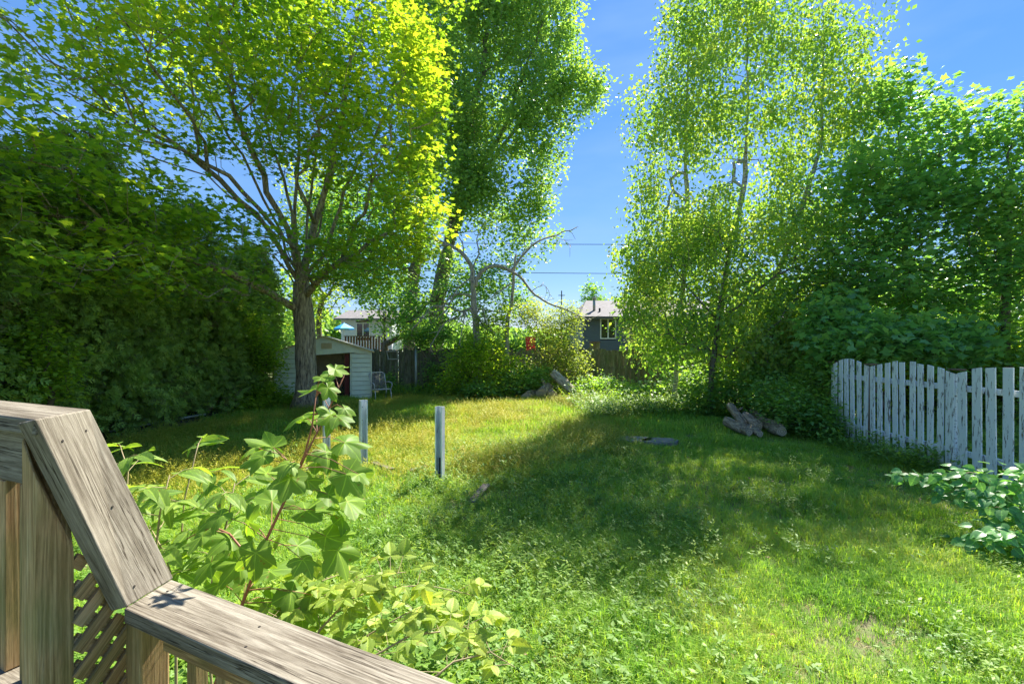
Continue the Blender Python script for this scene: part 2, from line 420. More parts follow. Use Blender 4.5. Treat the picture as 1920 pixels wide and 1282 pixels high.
def big_maple(bend=0.2, seed=0):
    """five lobed blade with teeth; rings toward the outline so veins can be drawn"""
    q0 = random.Random(seed); j_ = lambda: q0.uniform(-.05, .05)
    tips = [(j_(), 0.68 + j_()), (R(52) + j_(), 0.63 + j_()), (R(-52) + j_(), 0.63 + j_()), (R(112) + j_(), 0.42 + j_()), (R(-112) + j_(), 0.42 + j_())]
    out = []
    n = 120
    for k in range(n):
        a = -math.pi + 2 * math.pi * (k + .5) / n
        r = 0.34
        for ta, tl in tips:
            d = abs((a - ta + math.pi) % (2 * math.pi) - math.pi)
            q = max(0, 1 - d / R(33))
            r = max(r, 0.34 + (tl - 0.34) * q ** 1.1)
            for sd in (-1, 1):     # side teeth of each lobe
                dd = abs((a - ta - sd * R(15) + math.pi) % (2 * math.pi) - math.pi)
                r = max(r, tl * 0.79 * max(0, 1 - dd / R(26)) ** 0.8)
        if abs(a) > R(158): r = min(r, 0.34 * max(0.15, (math.pi - abs(a)) / R(22)))
        out.append((a, r * (1 + q0.uniform(-.025, .025))))
    v = [(0, 0, 0)]; ve = [1.0]; f = []
    rings = [0.2, 0.45, 0.7, 1.0]
    for q in rings:
        for a, r in out:
            rr = r * q
            dm = min(abs((a - ta + math.pi) % (2 * math.pi) - math.pi) for ta, _ in tips)
            x, y = rr * math.sin(a), rr * math.cos(a)
            z = 0.03 * math.sin(a * 4 + seed) * rr * 3 + 0.10 * rr * math.cos(dm * 5) * 0.6 - bend * rr * rr + 0.05 * min(dm, 0.5) * rr
            v.append((x, y, z))
            along = 0.5 + 0.5 * math.cos((rr * 9 - dm * rr * 12) * 2 * math.pi)
            ve.append(1.0 if dm * rr < 0.012 else 0.55 * along ** 4 if dm * rr < 0.16 else 0.0)
    for k in range(n): f.append((0, 1 + k, 1 + (k + 1) % n))
    for j in range(len(rings) - 1):
        for k in range(n):
            a = 1 + j * n + k; b = 1 + j * n + (k + 1) % n
            f.append((a, a + n, b + n, b))
    v = np.array(v); v[:, 1] += 0.0
    return v, f, np.array(ve)

def rotmats(normal, yaw_dir):
    """rows of frames: z = normal, y = yaw_dir made perpendicular"""
    z = normal / np.linalg.norm(normal, axis=1, keepdims=True)
    y = yaw_dir - z * np.sum(yaw_dir * z, axis=1, keepdims=True)
    y /= np.maximum(np.linalg.norm(y, axis=1, keepdims=True), 1e-6)
    x = np.cross(y, z)
    return np.stack([x, y, z], axis=2)      # columns

def leaves_mesh(name, tmpl, pos, rots, size, m):
    tv, tf = tmpl[0], tmpl[1]
    V = np.einsum('nij,kj->nki', rots, tv) * size[:, None, None] + pos[:, None, :]
    n, k = V.shape[0], tv.shape[0]
    Fc = (tf[None] + (np.arange(n) * k)[:, None, None]).reshape(-1, 3)
    rn = np.repeat(rng.random(n), k)
    return mesh(name, V.reshape(-1, 3), Fc, m, False, {'rnd': rn})

def screen_size(pos, size):
    y = np.maximum(pos[:, 1], 0.3)
    px = 960 + pos[:, 0] / y * F; py = 641 - (pos[:, 2] - CH) / y * F
    ok = (pos[:, 1] > 0.5) & (px > -10) & (px < 1930) & (py > -10) & (py < 1290)
    return np.where(ok, size / y * F, 0)

def put_leaves(thing_, tmpl, pos, rots, size, m, single=0, part='foliage', single_tmpl=None):
    """crown foliage; the leaves that show largest become objects of their own"""
    n = len(pos); rest = np.ones(n, bool)
    if single:
        ss = screen_size(pos, size); idx = np.argsort(-ss)[:single]; idx = idx[ss[idx] > 8]
        tv, tf = (single_tmpl or tmpl)[:2]
        shared = mesh('leaf', tv, tf, m, False, {'rnd': np.full(len(tv), 0.0)})
        for i in idx:
            o = bpy.data.objects.new('leaf', shared); COL.objects.link(o); o.parent = thing_
            mw = Matrix(rots[i].tolist()).to_4x4() @ Matrix.Scale(float(size[i]), 4)
            mw.translation = Vector(pos[i]) - thing_.location
            o.matrix_basis = mw
        rest[idx] = False
    o = link(part, leaves_mesh(part, tmpl, pos[rest], rots[rest], size[rest], m), thing_)
    return o

# ------------------------------------------------------------------ trees grown towards points of a crown volume
class Grow:
    def __init__(s, root):
        s.p = np.zeros((20000, 3)); s.par = np.full(20000, -1); s.pl = np.zeros(20000); s.n = 1
        s.p[0] = root
    def add(s, q, parent):
        i = s.n; s.p[i] = q; s.par[i] = parent
        s.pl[i] = s.pl[parent] + np.linalg.norm(s.p[i] - s.p[parent]); s.n += 1
        return i
    def path(s, parent, pts, step=0.6, wob=0.03):
        for q in pts:
            q = np.array(q, float); a = s.p[parent].copy(); L_ = np.linalg.norm(q - a); k = max(1, int(L_ / step))
            for j in range(1, k + 1):
                t = j / k
                w = rng.normal(0, wob * min(1, L_), 3) if j < k else 0
                parent = s.add(a + (q - a) * t + w, parent)
        return parent
    def nearest(s, q):
        return int(np.argmin(np.sum((s.p[:s.n] - np.array(q)) ** 2, axis=1)))
    def attract(s, pts, alpha=0.35, first=0, seg=0.5, up=0.0, wob=0.05):
        d0 = np.linalg.norm(pts - s.p[first], axis=1)
        tips = []
        for q in pts[np.argsort(d0)]:
            d = np.linalg.norm(s.p[first:s.n] - q, axis=1)
            c = d + alpha * s.pl[first:s.n] + up * np.maximum(0, s.p[first:s.n, 2] - q[2])
            j = first + int(np.argmin(c)); a = s.p[j].copy(); L_ = np.linalg.norm(q - a)
            k = max(1, int(L_ / seg)); par = j
            for m_ in range(1, k + 1):
                t = m_ / k
                bow = np.array([0, 0, 0.10 * L_ * math.sin(math.pi * t) * (-1 if up > 0 else 1)]) if k > 1 else 0
                w = rng.normal(0, wob, 3) if m_ < k else 0
                par = s.add(a + (q - a) * t + bow * 0.5 + w, par)
                if s.n > 19900: return tips
            tips.append(par)
        return tips
    def radii(s, rbase, rtip=0.004, ex=2.2):
        n = s.n; acc = np.zeros(n); r = np.zeros(n); nd = np.zeros(n, int)
        for i in range(n - 1, -1, -1):
            r[i] = rtip if acc[i] == 0 else acc[i] ** (1 / ex); nd[i] += 1
            pa = s.par[i]
            if pa >= 0: acc[pa] += r[i] ** ex; nd[pa] += nd[i]
        k = math.log(rbase / rtip) / math.log(max(r[0] / rtip, 1.01))
        r = rtip * (r / rtip) ** k
        return r, nd
    def mesh(s, name, r, m, rmin=0.0):
        n = s.n; ch = [[] for _ in range(n)]
        for i in range(1, n): ch[s.par[i]].append(i)
        mb = MB()
        stack = [(0, -1)]
        while stack:
            i, pa = stack.pop()
            chain = [pa] if pa >= 0 else []; c = i
            while True:
                chain.append(c)
                if not ch[c]: break
                k = max(ch[c], key=lambda q: r[q])
                for q in ch[c]:
                    if q != k: stack.append((q, c))
                c = k
            if len(chain) < 2 or r[chain[-2]] < rmin: continue
            rr = [r[q] for q in chain]
            if pa >= 0: rr[0] = min(rr[0], rr[1] * 1.25)
            rm = max(rr)
            mb.tube([s.p[q] for q in chain], rr, 12 if rm > 0.12 else 7 if rm > 0.04 else 5 if rm > 0.015 else 3, cap=rm > 0.03)
        return mesh(name, mb.v, mb.f, m, True)

def blob_points(blobs, n, shell=0.45, zmin=0.15):
    vols = np.array([b[3] * b[4] * b[5] * (b[6] if len(b) > 6 else 1) for b in blobs]); pr = vols / vols.sum()
    out = []
    for b, k in zip(blobs, rng.multinomial(n, pr)):
        d = rng.normal(size=(k, 3)); d /= np.linalg.norm(d, axis=1, keepdims=True)
        rad = rng.random(k) ** shell
        q = np.array(b[:3]) + d * rad[:, None] * np.array(b[3:6])
        out.append(q)
    q = np.concatenate(out); q[:, 2] = np.maximum(q[:, 2], zmin + rng.random(len(q)) * 0.1)
    return q
def B(px, py, Y, rx, ry, rY, w=1):
    c = P(px, py, Y)
    return (c[0], c[1], c[2], rx * Y / F, rY, ry * Y / F, w)

def leaf_cloud(g, nd, per, spread, size, flat=1.0, near=5, hang=0.0, tilt=0.6, outdir=None, jit=0.3):
    """leaves along the thin ends of a grown skeleton"""
    ids = np.nonzero((nd[:g.n] <= near) & (g.par[:g.n] >= 0))[0]
    ids = np.repeat(ids, per); n = len(ids)
    a = g.p[g.par[ids]]; b = g.p[ids]; t = rng.random(n)[:, None]
    off = rng.normal(0, 1, (n, 3)) * np.array([1, 1, flat]) * spread
    pos = a + (b - a) * t + off
    nrm = rng.normal(0, tilt, (n, 3)); nrm[:, 2] = np.abs(nrm[:, 2]) * 0.3 + 1.0
    nrm += np.array([S.x, S.y, 0])[None] * 0.25
    if outdir is not None: nrm += outdir(pos)
    y = rng.normal(0, 1, (n, 3)) * np.array([1, 1, 0.3]) + np.array([0, 0, -hang])
    ax = (b - a); ax /= np.maximum(np.linalg.norm(ax, axis=1, keepdims=True), 1e-5)
    y = y + ax * 0.5 + off / max(spread, 1e-3) * 0.3
    if hang > 1:                                  # hanging leaves: blade plane near vertical
        nrm = rng.normal(0, 1, (n, 3)) * np.array([1, 1, 0.6])
    sz = size * (1 + rng.uniform(-jit, jit, n))
    return pos, rotmats(nrm, y), sz

def tree(name, label, cat, group, base, trunk, rbase, blobs, natt, leaf, alpha=0.35, bark=None, single=0, limbs=(),
         seg=0.5, up=0.0, shell=0.45, rtip=0.004, near=5, kind=None, single_tmpl=None, leafpart='foliage', zmin=0.2, rmin=0.0, flare=True):
    """leaf = (template, size, per node, spread, material, dict)"""
    root = empty(name, (base[0], base[1], 0), label=label, cat=cat, group=group, kind=kind)
    g = Grow((base[0], base[1], -0.05))
    top = g.path(0, trunk, 0.4, 0.015)
    for lb in limbs:
        j = g.nearest(lb[0]); g.path(j, lb[1:], 0.5, 0.04)
    pts = blob_points(blobs, natt, shell, zmin)
    first = 0 if len(trunk) < 2 else max(1, int(top * 0.55))
    g.attract(pts, alpha, first, seg, up)
    r, nd = g.radii(rbase, rtip)
    if flare:
        for i in range(min(4, g.n)):
            r[i] *= 1 + 0.5 * max(0, 1 - g.p[i, 2] / 0.7) ** 2
    link('trunk', g.mesh('trunk', r, bark or M['dark_bark'], rmin), root)
    tm, size, per, spread, lm, kw = leaf
    pos, rots, sz = leaf_cloud(g, nd, per, spread, size, near=near, **kw)
    pos[:, 2] = np.maximum(pos[:, 2], 0.04)
    put_leaves(root, tm, pos, rots, sz, lm, single, leafpart, single_tmpl)
    return root

# ================================================================== THE SETTING
# ground: one sheet to the horizon, finer and gently uneven near the lawn
xs = np.concatenate([[-400, -150, -60, -30], np.arange(-16, 16.01, 0.4), [30, 60, 150, 400]])
ys = np.concatenate([[-60, -20, -6], np.arange(0, 26.01, 0.4), [35, 60, 120, 300, 900]])
XX, YY = np.meshgrid(xs, ys)
ZZ = hills(XX, YY) * (np.abs(XX) < 17) * (YY < 27) * (YY > -1)
gv = np.stack([XX, YY, ZZ], -1).reshape(-1, 3)
nx, ny = len(xs), len(ys)
gf = np.array([(j * nx + i, j * nx + i + 1, (j + 1) * nx + i + 1, (j + 1) * nx + i) for j in range(ny - 1) for i in range(nx - 1)])
m, N, L, b = mat('soil_and_thatch')
t1 = noise(N, L, 0.9, 5); t2 = noise(N, L, 14, 6)
mxn = N.new('ShaderNodeMath'); mxn.operation = 'MULTIPLY_ADD'; mxn.inputs[1].default_value = 0.5
L.new(t2.outputs['Fac'], mxn.inputs[0]); 
hf = N.new('ShaderNodeMath'); hf.operation = 'MULTIPLY'; hf.inputs[1].default_value = 0.5
L.new(t1.outputs['Fac'], hf.inputs[0]); L.new(hf.outputs[0], mxn.inputs[2])
rr = ramp(N, L, mxn.outputs[0], [(0.35, (0.13, 0.105, 0.06)), (0.5, (0.10, 0.14, 0.03)), (0.66, (0.18, 0.24, 0.05))])
L.new(rr.outputs['Color'], b.inputs['Base Color']); b.inputs['Roughness'].default_value = 0.95
bump(N, L, t2.outputs['Fac'], b, 0.6, 0.03)
tag(link('ground', mesh('ground', gv, gf, m, True)), kind='structure')

# bare soil bed under the cedars
bed_pts = [(-13, 4.5), (-8.35, 5.0), (-8.15, 8), (-8.35, 11), (-8.0, 13.5), (-8.1, 16), (-8.1, 18.6), (-13, 18.6)]
bv = [(x, y, float(hills(x, y)) + 0.012) for x, y in bed_pts]
nb = 40
bx = np.linspace(-12.5, -8.2, 12); by = np.linspace(4.5, 18.5, nb)
BXX, BYY = np.meshgrid(bx, by)
edge = 0.25 * np.sin(BYY * 1.3) * (BXX > -8.4)
BXX = BXX + edge
BZ = hills(BXX, BYY) + 0.03
bvv = np.stack([BXX, BYY, BZ], -1).reshape(-1, 3)
bff = np.array([(j * 12 + i, j * 12 + i + 1, (j + 1) * 12 + i + 1, (j + 1) * 12 + i) for j in range(nb - 1) for i in range(11)])
tag(link('soil_bed', mesh('soil_bed', bvv, bff, simple_mat('dark_soil', (0.05, 0.038, 0.028), 0.95, 0.4, 20, bumpy=0.8), True)), kind='structure')
# ------------------------------------------------------------------ back fence of upright boards
FY = 20.0
fence = empty('board_fence', (3, FY, 0), label='long weathered grey board fence across the back of the yard', cat='fence')
bm_ = MB().box((-0.075, -0.011, 0.04), (0.075, 0.011, 1.8))
shared = [mesh('board', MB().box((-0.07, -0.011, 0.05), (0.07, 0.011, h)).v, MB().box((0, 0, 0), (1, 1, 1)).f, M['old_fence']) for h in (1.78, 1.81, 1.76, 1.84, 1.72)]
x = -9.5; i = 0
while x < 17:
    o = bpy.data.objects.new('board', shared[random.randrange(5)]); COL.objects.link(o); o.parent = fence
    o.location = (x - 3, (-0.03 if i % 2 else 0.03) + random.uniform(-.006, .006), random.uniform(-.03, .02))
    o.rotation_euler = (random.uniform(-.01, .01), random.uniform(-.012, .012), random.uniform(-.05, .05))
    x += 0.128; i += 1
for z in (0.35, 1.05, 1.62):
    beam('rail', (-9.5, FY, z), (17, FY, z), 0.04, 0.09, M['old_fence'], fence, bevel=0)
for x in np.arange(-9.2, 17, 2.4):
    beam('post', (x, FY + 0.09, 0), (x, FY + 0.09, 1.86), 0.1, 0.1, M['old_fence'], fence, up=(0, 1, 0), bevel=0)
# galvanised pole in front of it and the little frame hung on it
c = G(779, 745)
pole = MB().tube([(P(780, 700, 19.5)[0], 19.5, 0), (P(780, 700, 19.5)[0], 19.5, 1.95)], 0.045, 10).build('steel_pole', simple_mat('galvanised', (0.45, 0.47, 0.45), 0.45, 0.1, metal=0.4), smooth=True)
tag(pole, 'thin pale metal pole standing against the back fence', 'pole')
x0, x1 = P(723, 0, 19.75)[0], P(747, 0, 19.75)[0]
sh = empty('hanging_frame', ((x0 + x1) / 2, 19.78, 1.5), label='small pale wooden bracket shelf hung on the back fence beside the shed', cat='shelf')
pw = simple_mat('bleached_wood', (0.42, 0.38, 0.30), 0.8)
beam('top_bar', (x0, 19.85, 1.72), (x1, 19.85, 1.72), 0.05, 0.05, pw, sh)
beam('shelf_board', (x0 + .09, 19.8, 1.4), (x1, 19.8, 1.4), 0.14, 0.035, pw, sh)
for a, d in ((x0, .1), (x1 - .1, .08)):
    beam('bracket', (a + .02, 19.86, 1.7), (a + d, 19.8, 1.4), 0.04, 0.03, pw, sh)

# ------------------------------------------------------------------ houses beyond the fence
def clap_wall(root, x0, x1, y, z0, z1, pitch, m, holes=(), name='siding_board', gap=.0):
    z = z0
    while z < z1 - 0.01:
        zt = min(z + pitch, z1)
        segs = [(x0, x1)]
        for hx0, hx1, hz0, hz1 in holes:
            if zt > hz0 + .01 and z < hz1 - .01:
                new = []
                for a, c in segs:
                    if hx0 > a: new.append((a, min(c, hx0)))
                    if hx1 < c: new.append((max(a, hx1), c))
                segs = [q for q in new if q[1] - q[0] > .02]
        for a, c in segs:
            MB().add([(a, y - .03, z), (c, y - .03, z), (c, y - .005, zt - gap), (a, y - .005, zt - gap), (a, y + .02, z), (c, y + .02, z), (c, y + .02, zt - gap), (a, y + .02, zt - gap)],
                     [(0, 1, 2, 3), (7, 6, 5, 4), (4, 5, 1, 0), (3, 2, 6, 7), (0, 3, 7, 4), (1, 5, 6, 2)]).build(name, m, root)
        z = zt
def window(root, x0, x1, z0, z1, y, fm, gm, mull=True, fw=0.07):
    w = MB()
    for a in ((x0, z0, x1, z0 + fw), (x0, z1 - fw, x1, z1), (x0, z0 + fw, x0 + fw, z1 - fw), (x1 - fw, z0 + fw, x1, z1 - fw)):
        w.box((a[0], y - .06, a[1]), (a[2], y + .05, a[3]))
    xm = (x0 + x1) / 2
    if mull: w.box((xm - fw * .5, y - .05, z0 + fw), (xm + fw * .5, y + .05, z1 - fw))
    f = w.build('window', fm, root, loc=(0, 0, 0))
    for a, c in ((x0 + fw, xm - fw * .5), (xm + fw * .5, x1 - fw)):
        MB().box((a, y, z0 + fw), (c, y + .01, z1 - fw)).build('pane', gm, f)
    return f
gm, N, L, b = mat('window_glass')
b.inputs['Base Color'].default_value = (0.015, 0.02, 0.02, 1); b.inputs['Roughness'].default_value = 0.08
b.inputs['Specular IOR Level'].default_value = 0.8
white = simple_mat('white_trim', (0.72, 0.73, 0.68), 0.5, 0.06)

hx0, hx1, hy = P(1093, 0, 30)[0], 14.0, 30.0
hs = empty('grey_house', (8, 33, 0), label='blue grey clapboard bungalow with one white framed window seen over the back fence', cat='house')
sid = simple_mat('blue_grey_siding', (0.085, 0.11, 0.135), 0.6, 0.08, 3, bumpy=0.05)
wx0, wx1, wz0, wz1 = P(1125, 0, 30)[0], P(1155, 0, 30)[0], 2.28, 3.56
clap_wall(hs, hx0, hx1, hy, 0, 3.62, 0.185, sid, [(wx0, wx1, wz0, wz1)])
window(hs, wx0, wx1, wz0, wz1, hy, white, gm)
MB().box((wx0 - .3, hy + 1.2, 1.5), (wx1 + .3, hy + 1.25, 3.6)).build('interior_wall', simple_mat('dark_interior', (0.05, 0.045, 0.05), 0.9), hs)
MB().box((hx0, hy + .02, 0), (hx0 + .1, 37.5, 3.6)).box((hx1 - .1, hy + .02, 0), (hx1, 37.5, 3.6)).box((hx0 + .1, 37.4, 0), (hx1 - .1, 37.5, 3.6)).build('wall', sid, hs)
shing, N, L, b = mat('asphalt_shingles')
t = noise(N, L, 3, 6, (2, 1, 1)); br = N.new('ShaderNodeTexBrick'); tcn = N.new('ShaderNodeTexCoord')
br.inputs['Scale'].default_value = 3; br.inputs['Color1'].default_value = (0.20, 0.185, 0.19, 1); br.inputs['Color2'].default_value = (0.30, 0.28, 0.285, 1)
br.inputs['Mortar'].default_value = (0.12, 0.11, 0.115, 1); br.inputs['Mortar Size'].default_value = 0.02
L.new(tcn.outputs['Object'], br.inputs['Vector']); mmx = N.new('ShaderNodeMixRGB'); mmx.blend_type = 'MULTIPLY'; mmx.inputs['Fac'].default_value = .5
L.new(br.outputs['Color'], mmx.inputs['Color1']); L.new(t.outputs['Fac'], mmx.inputs['Color2']); L.new(mmx.outputs['Color'], b.inputs['Base Color']); b.inputs['Roughness'].default_value = .9
rz0, rz1 = 3.66, 4.98
rf = MB()
a0, a1 = hx0 - .3, hx1 + .3
rx0 = P(1099, 0, 33.75)[0]
rf.add([(a0, 29.55, rz0), (a0, 37.95, rz0), (rx0, 33.75, rz1)], [(0, 2, 1)])
for yy0, yy1 in ((29.55, 33.75), (37.95, 33.75)):
    rf.add([(a0, yy0, rz0), (a1, yy0, rz0), (a1, yy1, rz1), (rx0, yy1, rz1), (a0, yy0, rz0 - .14), (a1, yy0, rz0 - .14), (a1, yy1, rz1 - .14), (rx0, yy1, rz1 - .14)],
           [(0, 1, 2, 3), (7, 6, 5, 4), (4, 5, 1, 0), (3, 2, 6, 7), (0, 3, 7, 4), (1, 5, 6, 2)])
roof = rf.build('roof', shing, hs)
MB().add([(hx1, hy, 3.5), (hx1, 37.5, 3.5), (hx1, 33.75, 4.8)], [(0, 1, 2)]).build('gable', sid, hs)
MB().box((a0, 29.45, 3.5), (a1, 29.54, 3.66)).build('gutter', simple_mat('dark_gutter', (0.06, 0.065, 0.07), 0.4), hs)
cx_ = P(1114, 0, 31)[0]
MB().tube([(cx_, 31, 4.0), (cx_, 31, 4.85)], 0.09, 10).tube([(cx_, 31, 4.85), (cx_, 31, 5.0)], 0.14, 10).build('chimney_pipe', simple_mat('flue_metal', (0.35, 0.36, 0.33), 0.4, metal=0.6), roof, smooth=True)
MB().tube([(cx_ + .3, 30.7, 3.9), (cx_ + .3, 30.7, 4.25)], 0.06, 8).build('roof_vent', simple_mat('vent_black', (0.04, 0.04, 0.04), 0.5), roof)
bx_ = P(1115, 0, 21)[0]
q = empty('wooden_box', (bx_, 21, 1.4), label='small weathered wooden box on a post just behind the back fence below the house window', cat='box')
MB().box((bx_ - .2, 20.85, 1.82), (bx_ + .2, 21.15, 2.08)).build('box_body', M['old_fence'], q)
MB().box((bx_ - .23, 20.82, 2.083), (bx_ + .23, 21.18, 2.115)).build('lid', M['bare_post'], q)
MB().box((bx_ - .05, 20.95, 0), (bx_ + .05, 21.05, 1.818)).build('post', M['old_fence'], q)
# red folding chair glimpsed between shrub and fence
q = empty('red_chair', (P(995, 0, 24)[0], 24, 1.0), label='bright red chair back glimpsed over the fence behind the central shrub', cat='chair')
X = P(995, 0, 24)[0]; red = simple_mat('red_fabric', (0.55, 0.03, 0.04), 0.7)
MB().add([(X - .22, 24, 1.75), (X + .22, 24, 1.75), (X + .26, 24.12, 2.36), (X - .26, 24.12, 2.36), (X - .22, 24.03, 1.75), (X + .22, 24.03, 1.75), (X + .26, 24.15, 2.36), (X - .26, 24.15, 2.36)],
         [(0, 1, 2, 3), (7, 6, 5, 4), (4, 5, 1, 0), (3, 2, 6, 7), (0, 3, 7, 4), (1, 5, 6, 2)]).build('backrest', red, q)
MB().box((X - .24, 23.6, 1.69), (X + .24, 24.03, 1.745)).build('seat', red, q)
for sx in (-.22, .22):
    for sy in (23.63, 24.0): MB().tube([(X + sx, sy, 1.28), (X + sx, sy, 1.69)], .015, 6).build('leg', M['bare_post'], q)
dk = empty('raised_deck', (X, 24.4, 0), label='low brown timber deck under the red chair behind the fence', cat='deck')
for k in range(7): MB().box((X - 1.2, 23.3 + k * .3, 1.24), (X + 1.2, 23.28 + (k + 1) * .3, 1.28)).build('plank', M['bare_post'], dk)
for sx in (-1.1, 1.1):
    for sy in (23.4, 25.3): MB().box((X + sx - .05, sy - .05, 0), (X + sx + .05, sy + .05, 1.238)).build('post', M['bare_post'], dk)

# white house with patio door, deck and parasol at the left
YW = 34.0
w0, w1 = P(640, 0, YW)[0], P(735, 0, YW)[0]
wh = empty('white_house', ((w0 + w1) / 2, YW + 3, 0), label='white house with a glass patio door behind the shed', cat='house')
wsid = simple_mat('white_siding', (0.62, 0.64, 0.68), 0.6, 0.05)
d0, d1 = P(668, 0, YW)[0], P(694, 0, YW)[0]
clap_wall(wh, w0, w1, YW, 0, 3.7, 0.37, wsid, [(d0, d1, 2.4, 3.45)])
window(wh, d0, d1, 2.4, 3.45, YW, white, gm, fw=.06)
MB().box((w0, YW + .02, 0), (w0 + .1, 39, 3.7)).box((w1 - .1, YW + .02, 0), (w1, 39, 3.7)).box((w0 + .1, 38.9, 0), (w1 - .1, 39, 3.7)).build('wall', wsid, wh)
rf = MB()
for yy0, yy1 in ((33.4, 36.5), (39.6, 36.5)):
    rf.add([(w0 - .3, yy0, 3.74), (w1 + .3, yy0, 3.74), (w1 + .3, yy1, 4.5), (w0 - .3, yy1, 4.5), (w0 - .3, yy0, 3.62), (w1 + .3, yy0, 3.62), (w1 + .3, yy1, 4.38), (w0 - .3, yy1, 4.38)],
           [(0, 1, 2, 3), (7, 6, 5, 4), (4, 5, 1, 0), (3, 2, 6, 7), (0, 3, 7, 4), (1, 5, 6, 2)])
rf.build('roof', shing, wh)
br_ = wood_mat('brown_deck', (0.05, 0.03, 0.02), (0.12, 0.07, 0.045), (0.2, 0.13, 0.09), axis='Z')
YD = 29.5
d0, d1 = P(645, 0, YD)[0], P(716, 0, YD)[0]
dk = empty('house_deck', ((d0 + d1) / 2, YD, 0), label='brown timber deck with upright railing boards in front of the white house', cat='deck')
MB().box((d0, YD, 1.45), (d1, YW - .05, 1.55)).build('deck_floor', br_, dk)
MB().box((d0, YD - .06, 2.42), (d1, YD + .06, 2.47)).build('top_rail', br_, dk)
x = d0 + .05
while x < d1:
    MB().box((x, YD - .02, 1.4), (x + .1, YD + .02, 2.418)).build('baluster', br_, dk); x += .17
for px_ in (d0 + .06, d1 - .06):
    for py_ in (YD + .1, YW - .4): MB().box((px_ - .06, py_ - .06, 0), (px_ + .06, py_ + .06, 1.448)).build('post', br_, dk)
ux = P(645, 0, 31)[0]
um = empty('parasol', (ux, 31, 1.55), label='open bright blue patio parasol with white pole on the deck behind the shed', cat='parasol')
cz, ce, cr = 3.32, 2.98, 0.66
seg = MB(); n = 8
can_m = simple_mat('blue_canopy', (0.03, 0.32, 0.75), 0.6, 0.25, 4); can2 = simple_mat('light_blue_canopy', (0.2, 0.55, 0.85), 0.6, 0.2, 4)
for k in range(n):
    a, c = 2 * math.pi * k / n, 2 * math.pi * (k + 1) / n
    pts = [(ux, 31, cz), (ux + cr * math.cos(a), 31 + cr * math.sin(a), ce), (ux + cr * math.cos(c), 31 + cr * math.sin(c), ce)]
    val = [(p[0], p[1], p[2] - .10) for p in pts[1:]]
    MB().add(pts + val, [(0, 1, 2), (1, 3, 4, 2)]).build('canopy_panel', can_m if k % 2 else can2, um)
MB().tube([(ux, 31, 1.55), (ux, 31, 3.4)], .025, 8).build('pole', white, um)
# pale blue neighbour house glimpsed through the cedars
nh = empty('side_house', (-17, 11, 0), label='pale blue grey house glimpsed through the cedars on the left', cat='house')
for k in range(14):
    MB().box((-15.03 + .004 * (k % 2), 3, k * .22), (-15.0, 16, k * .22 + .2)).build('siding_board', wsid, nh)
MB().box((-19, 3, 0), (-15.04, 16, 3.1)).build('wall', wsid, nh)
MB().add([(-14.6, 2.6, 3.1), (-14.6, 16.4, 3.1), (-17, 16.4, 4.0), (-17, 2.6, 4.0), (-19.4, 16.4, 3.1), (-19.4, 2.6, 3.1)], [(0, 1, 2, 3), (3, 2, 4, 5), (0, 3, 5), (1, 4, 2)]).build('roof', shing, nh)

# ------------------------------------------------------------------ garden shed
YS = 17.6
sx0, sx1 = P(514, 0, YS)[0], P(697, 0, YS)[0]
dx0, dx1 = P(574, 0, YS)[0], P(655, 0, YS)[0]
sd = empty('garden_shed', ((sx0 + sx1) / 2, YS + 1.2, 0), label='pale green metal garden shed with its door open behind the maple trunk', cat='shed')
scol = simple_mat('pale_green_siding', (0.84, 0.85, 0.64), 0.5, 0.08, 3, bumpy=0.04)
strim = simple_mat('pale_green_trim', (0.85, 0.85, 0.62), 0.5, 0.08)
zE = 1.76; zP = 2.28; zD = 1.62
clap_wall(sd, sx0 + .05, dx0 - .05, YS, 0.05, zE - .05, 0.163, scol, gap=.016)
clap_wall(sd, dx1 + .06, sx1 - .04, YS, 0.05, zE - .05, 0.163, scol, gap=.016)
xm = (sx0 + sx1) / 2
MB().add([(sx0, YS - .045, zE), (sx0, YS - .045, zE - .1), (dx0, YS - .045, zE - .14), (dx1, YS - .045, zE - .04), (sx1, YS - .045, zE - .1), (sx1, YS - .045, zE), (xm, YS - .045, zP)]
         + [(sx0, YS - .0, zE), (sx0, YS - .0, zE - .1), (dx0, YS, zE - .14), (dx1, YS, zE - .04), (sx1, YS - .0, zE - .1), (sx1, YS - .0, zE), (xm, YS, zP)],
         [(0, 1, 2, 3, 4, 5, 6), (13, 12, 11, 10, 9, 8, 7), (1, 8, 9, 2), (2, 9, 10, 3), (3, 10, 11, 4)]).build('gable', strim, sd)
for x in (dx0 - .05, dx1): MB().box((x, YS - .04, .03), (x + .05, YS + .03, zE - .06)).build('door_frame', strim, sd)
for x in (sx0, sx1 - .04): MB().box((x, YS - .05, .03), (x + .045, YS + .03, zE - .02)).build('corner_trim', strim, sd)
for x in (sx0, sx1 - .02): MB().box((x, YS + .03, .03), (x + .02, YS + 2.4, zE)).build('side_wall', scol, sd)
MB().box((sx0, YS + 2.4, .03), (sx1, YS + 2.42, zE)).build('back_wall', simple_mat('tan_inside', (0.6, 0.5, 0.28), .7), sd)
MB().box((sx0 + .02, YS, 0), (sx1 - .02, YS + 2.4, .04)).build('floor', M['old_fence'], sd)
rf = MB(); srf = simple_mat('grey_metal_roof', (0.3, 0.29, 0.26), 0.5, 0.3, 4)
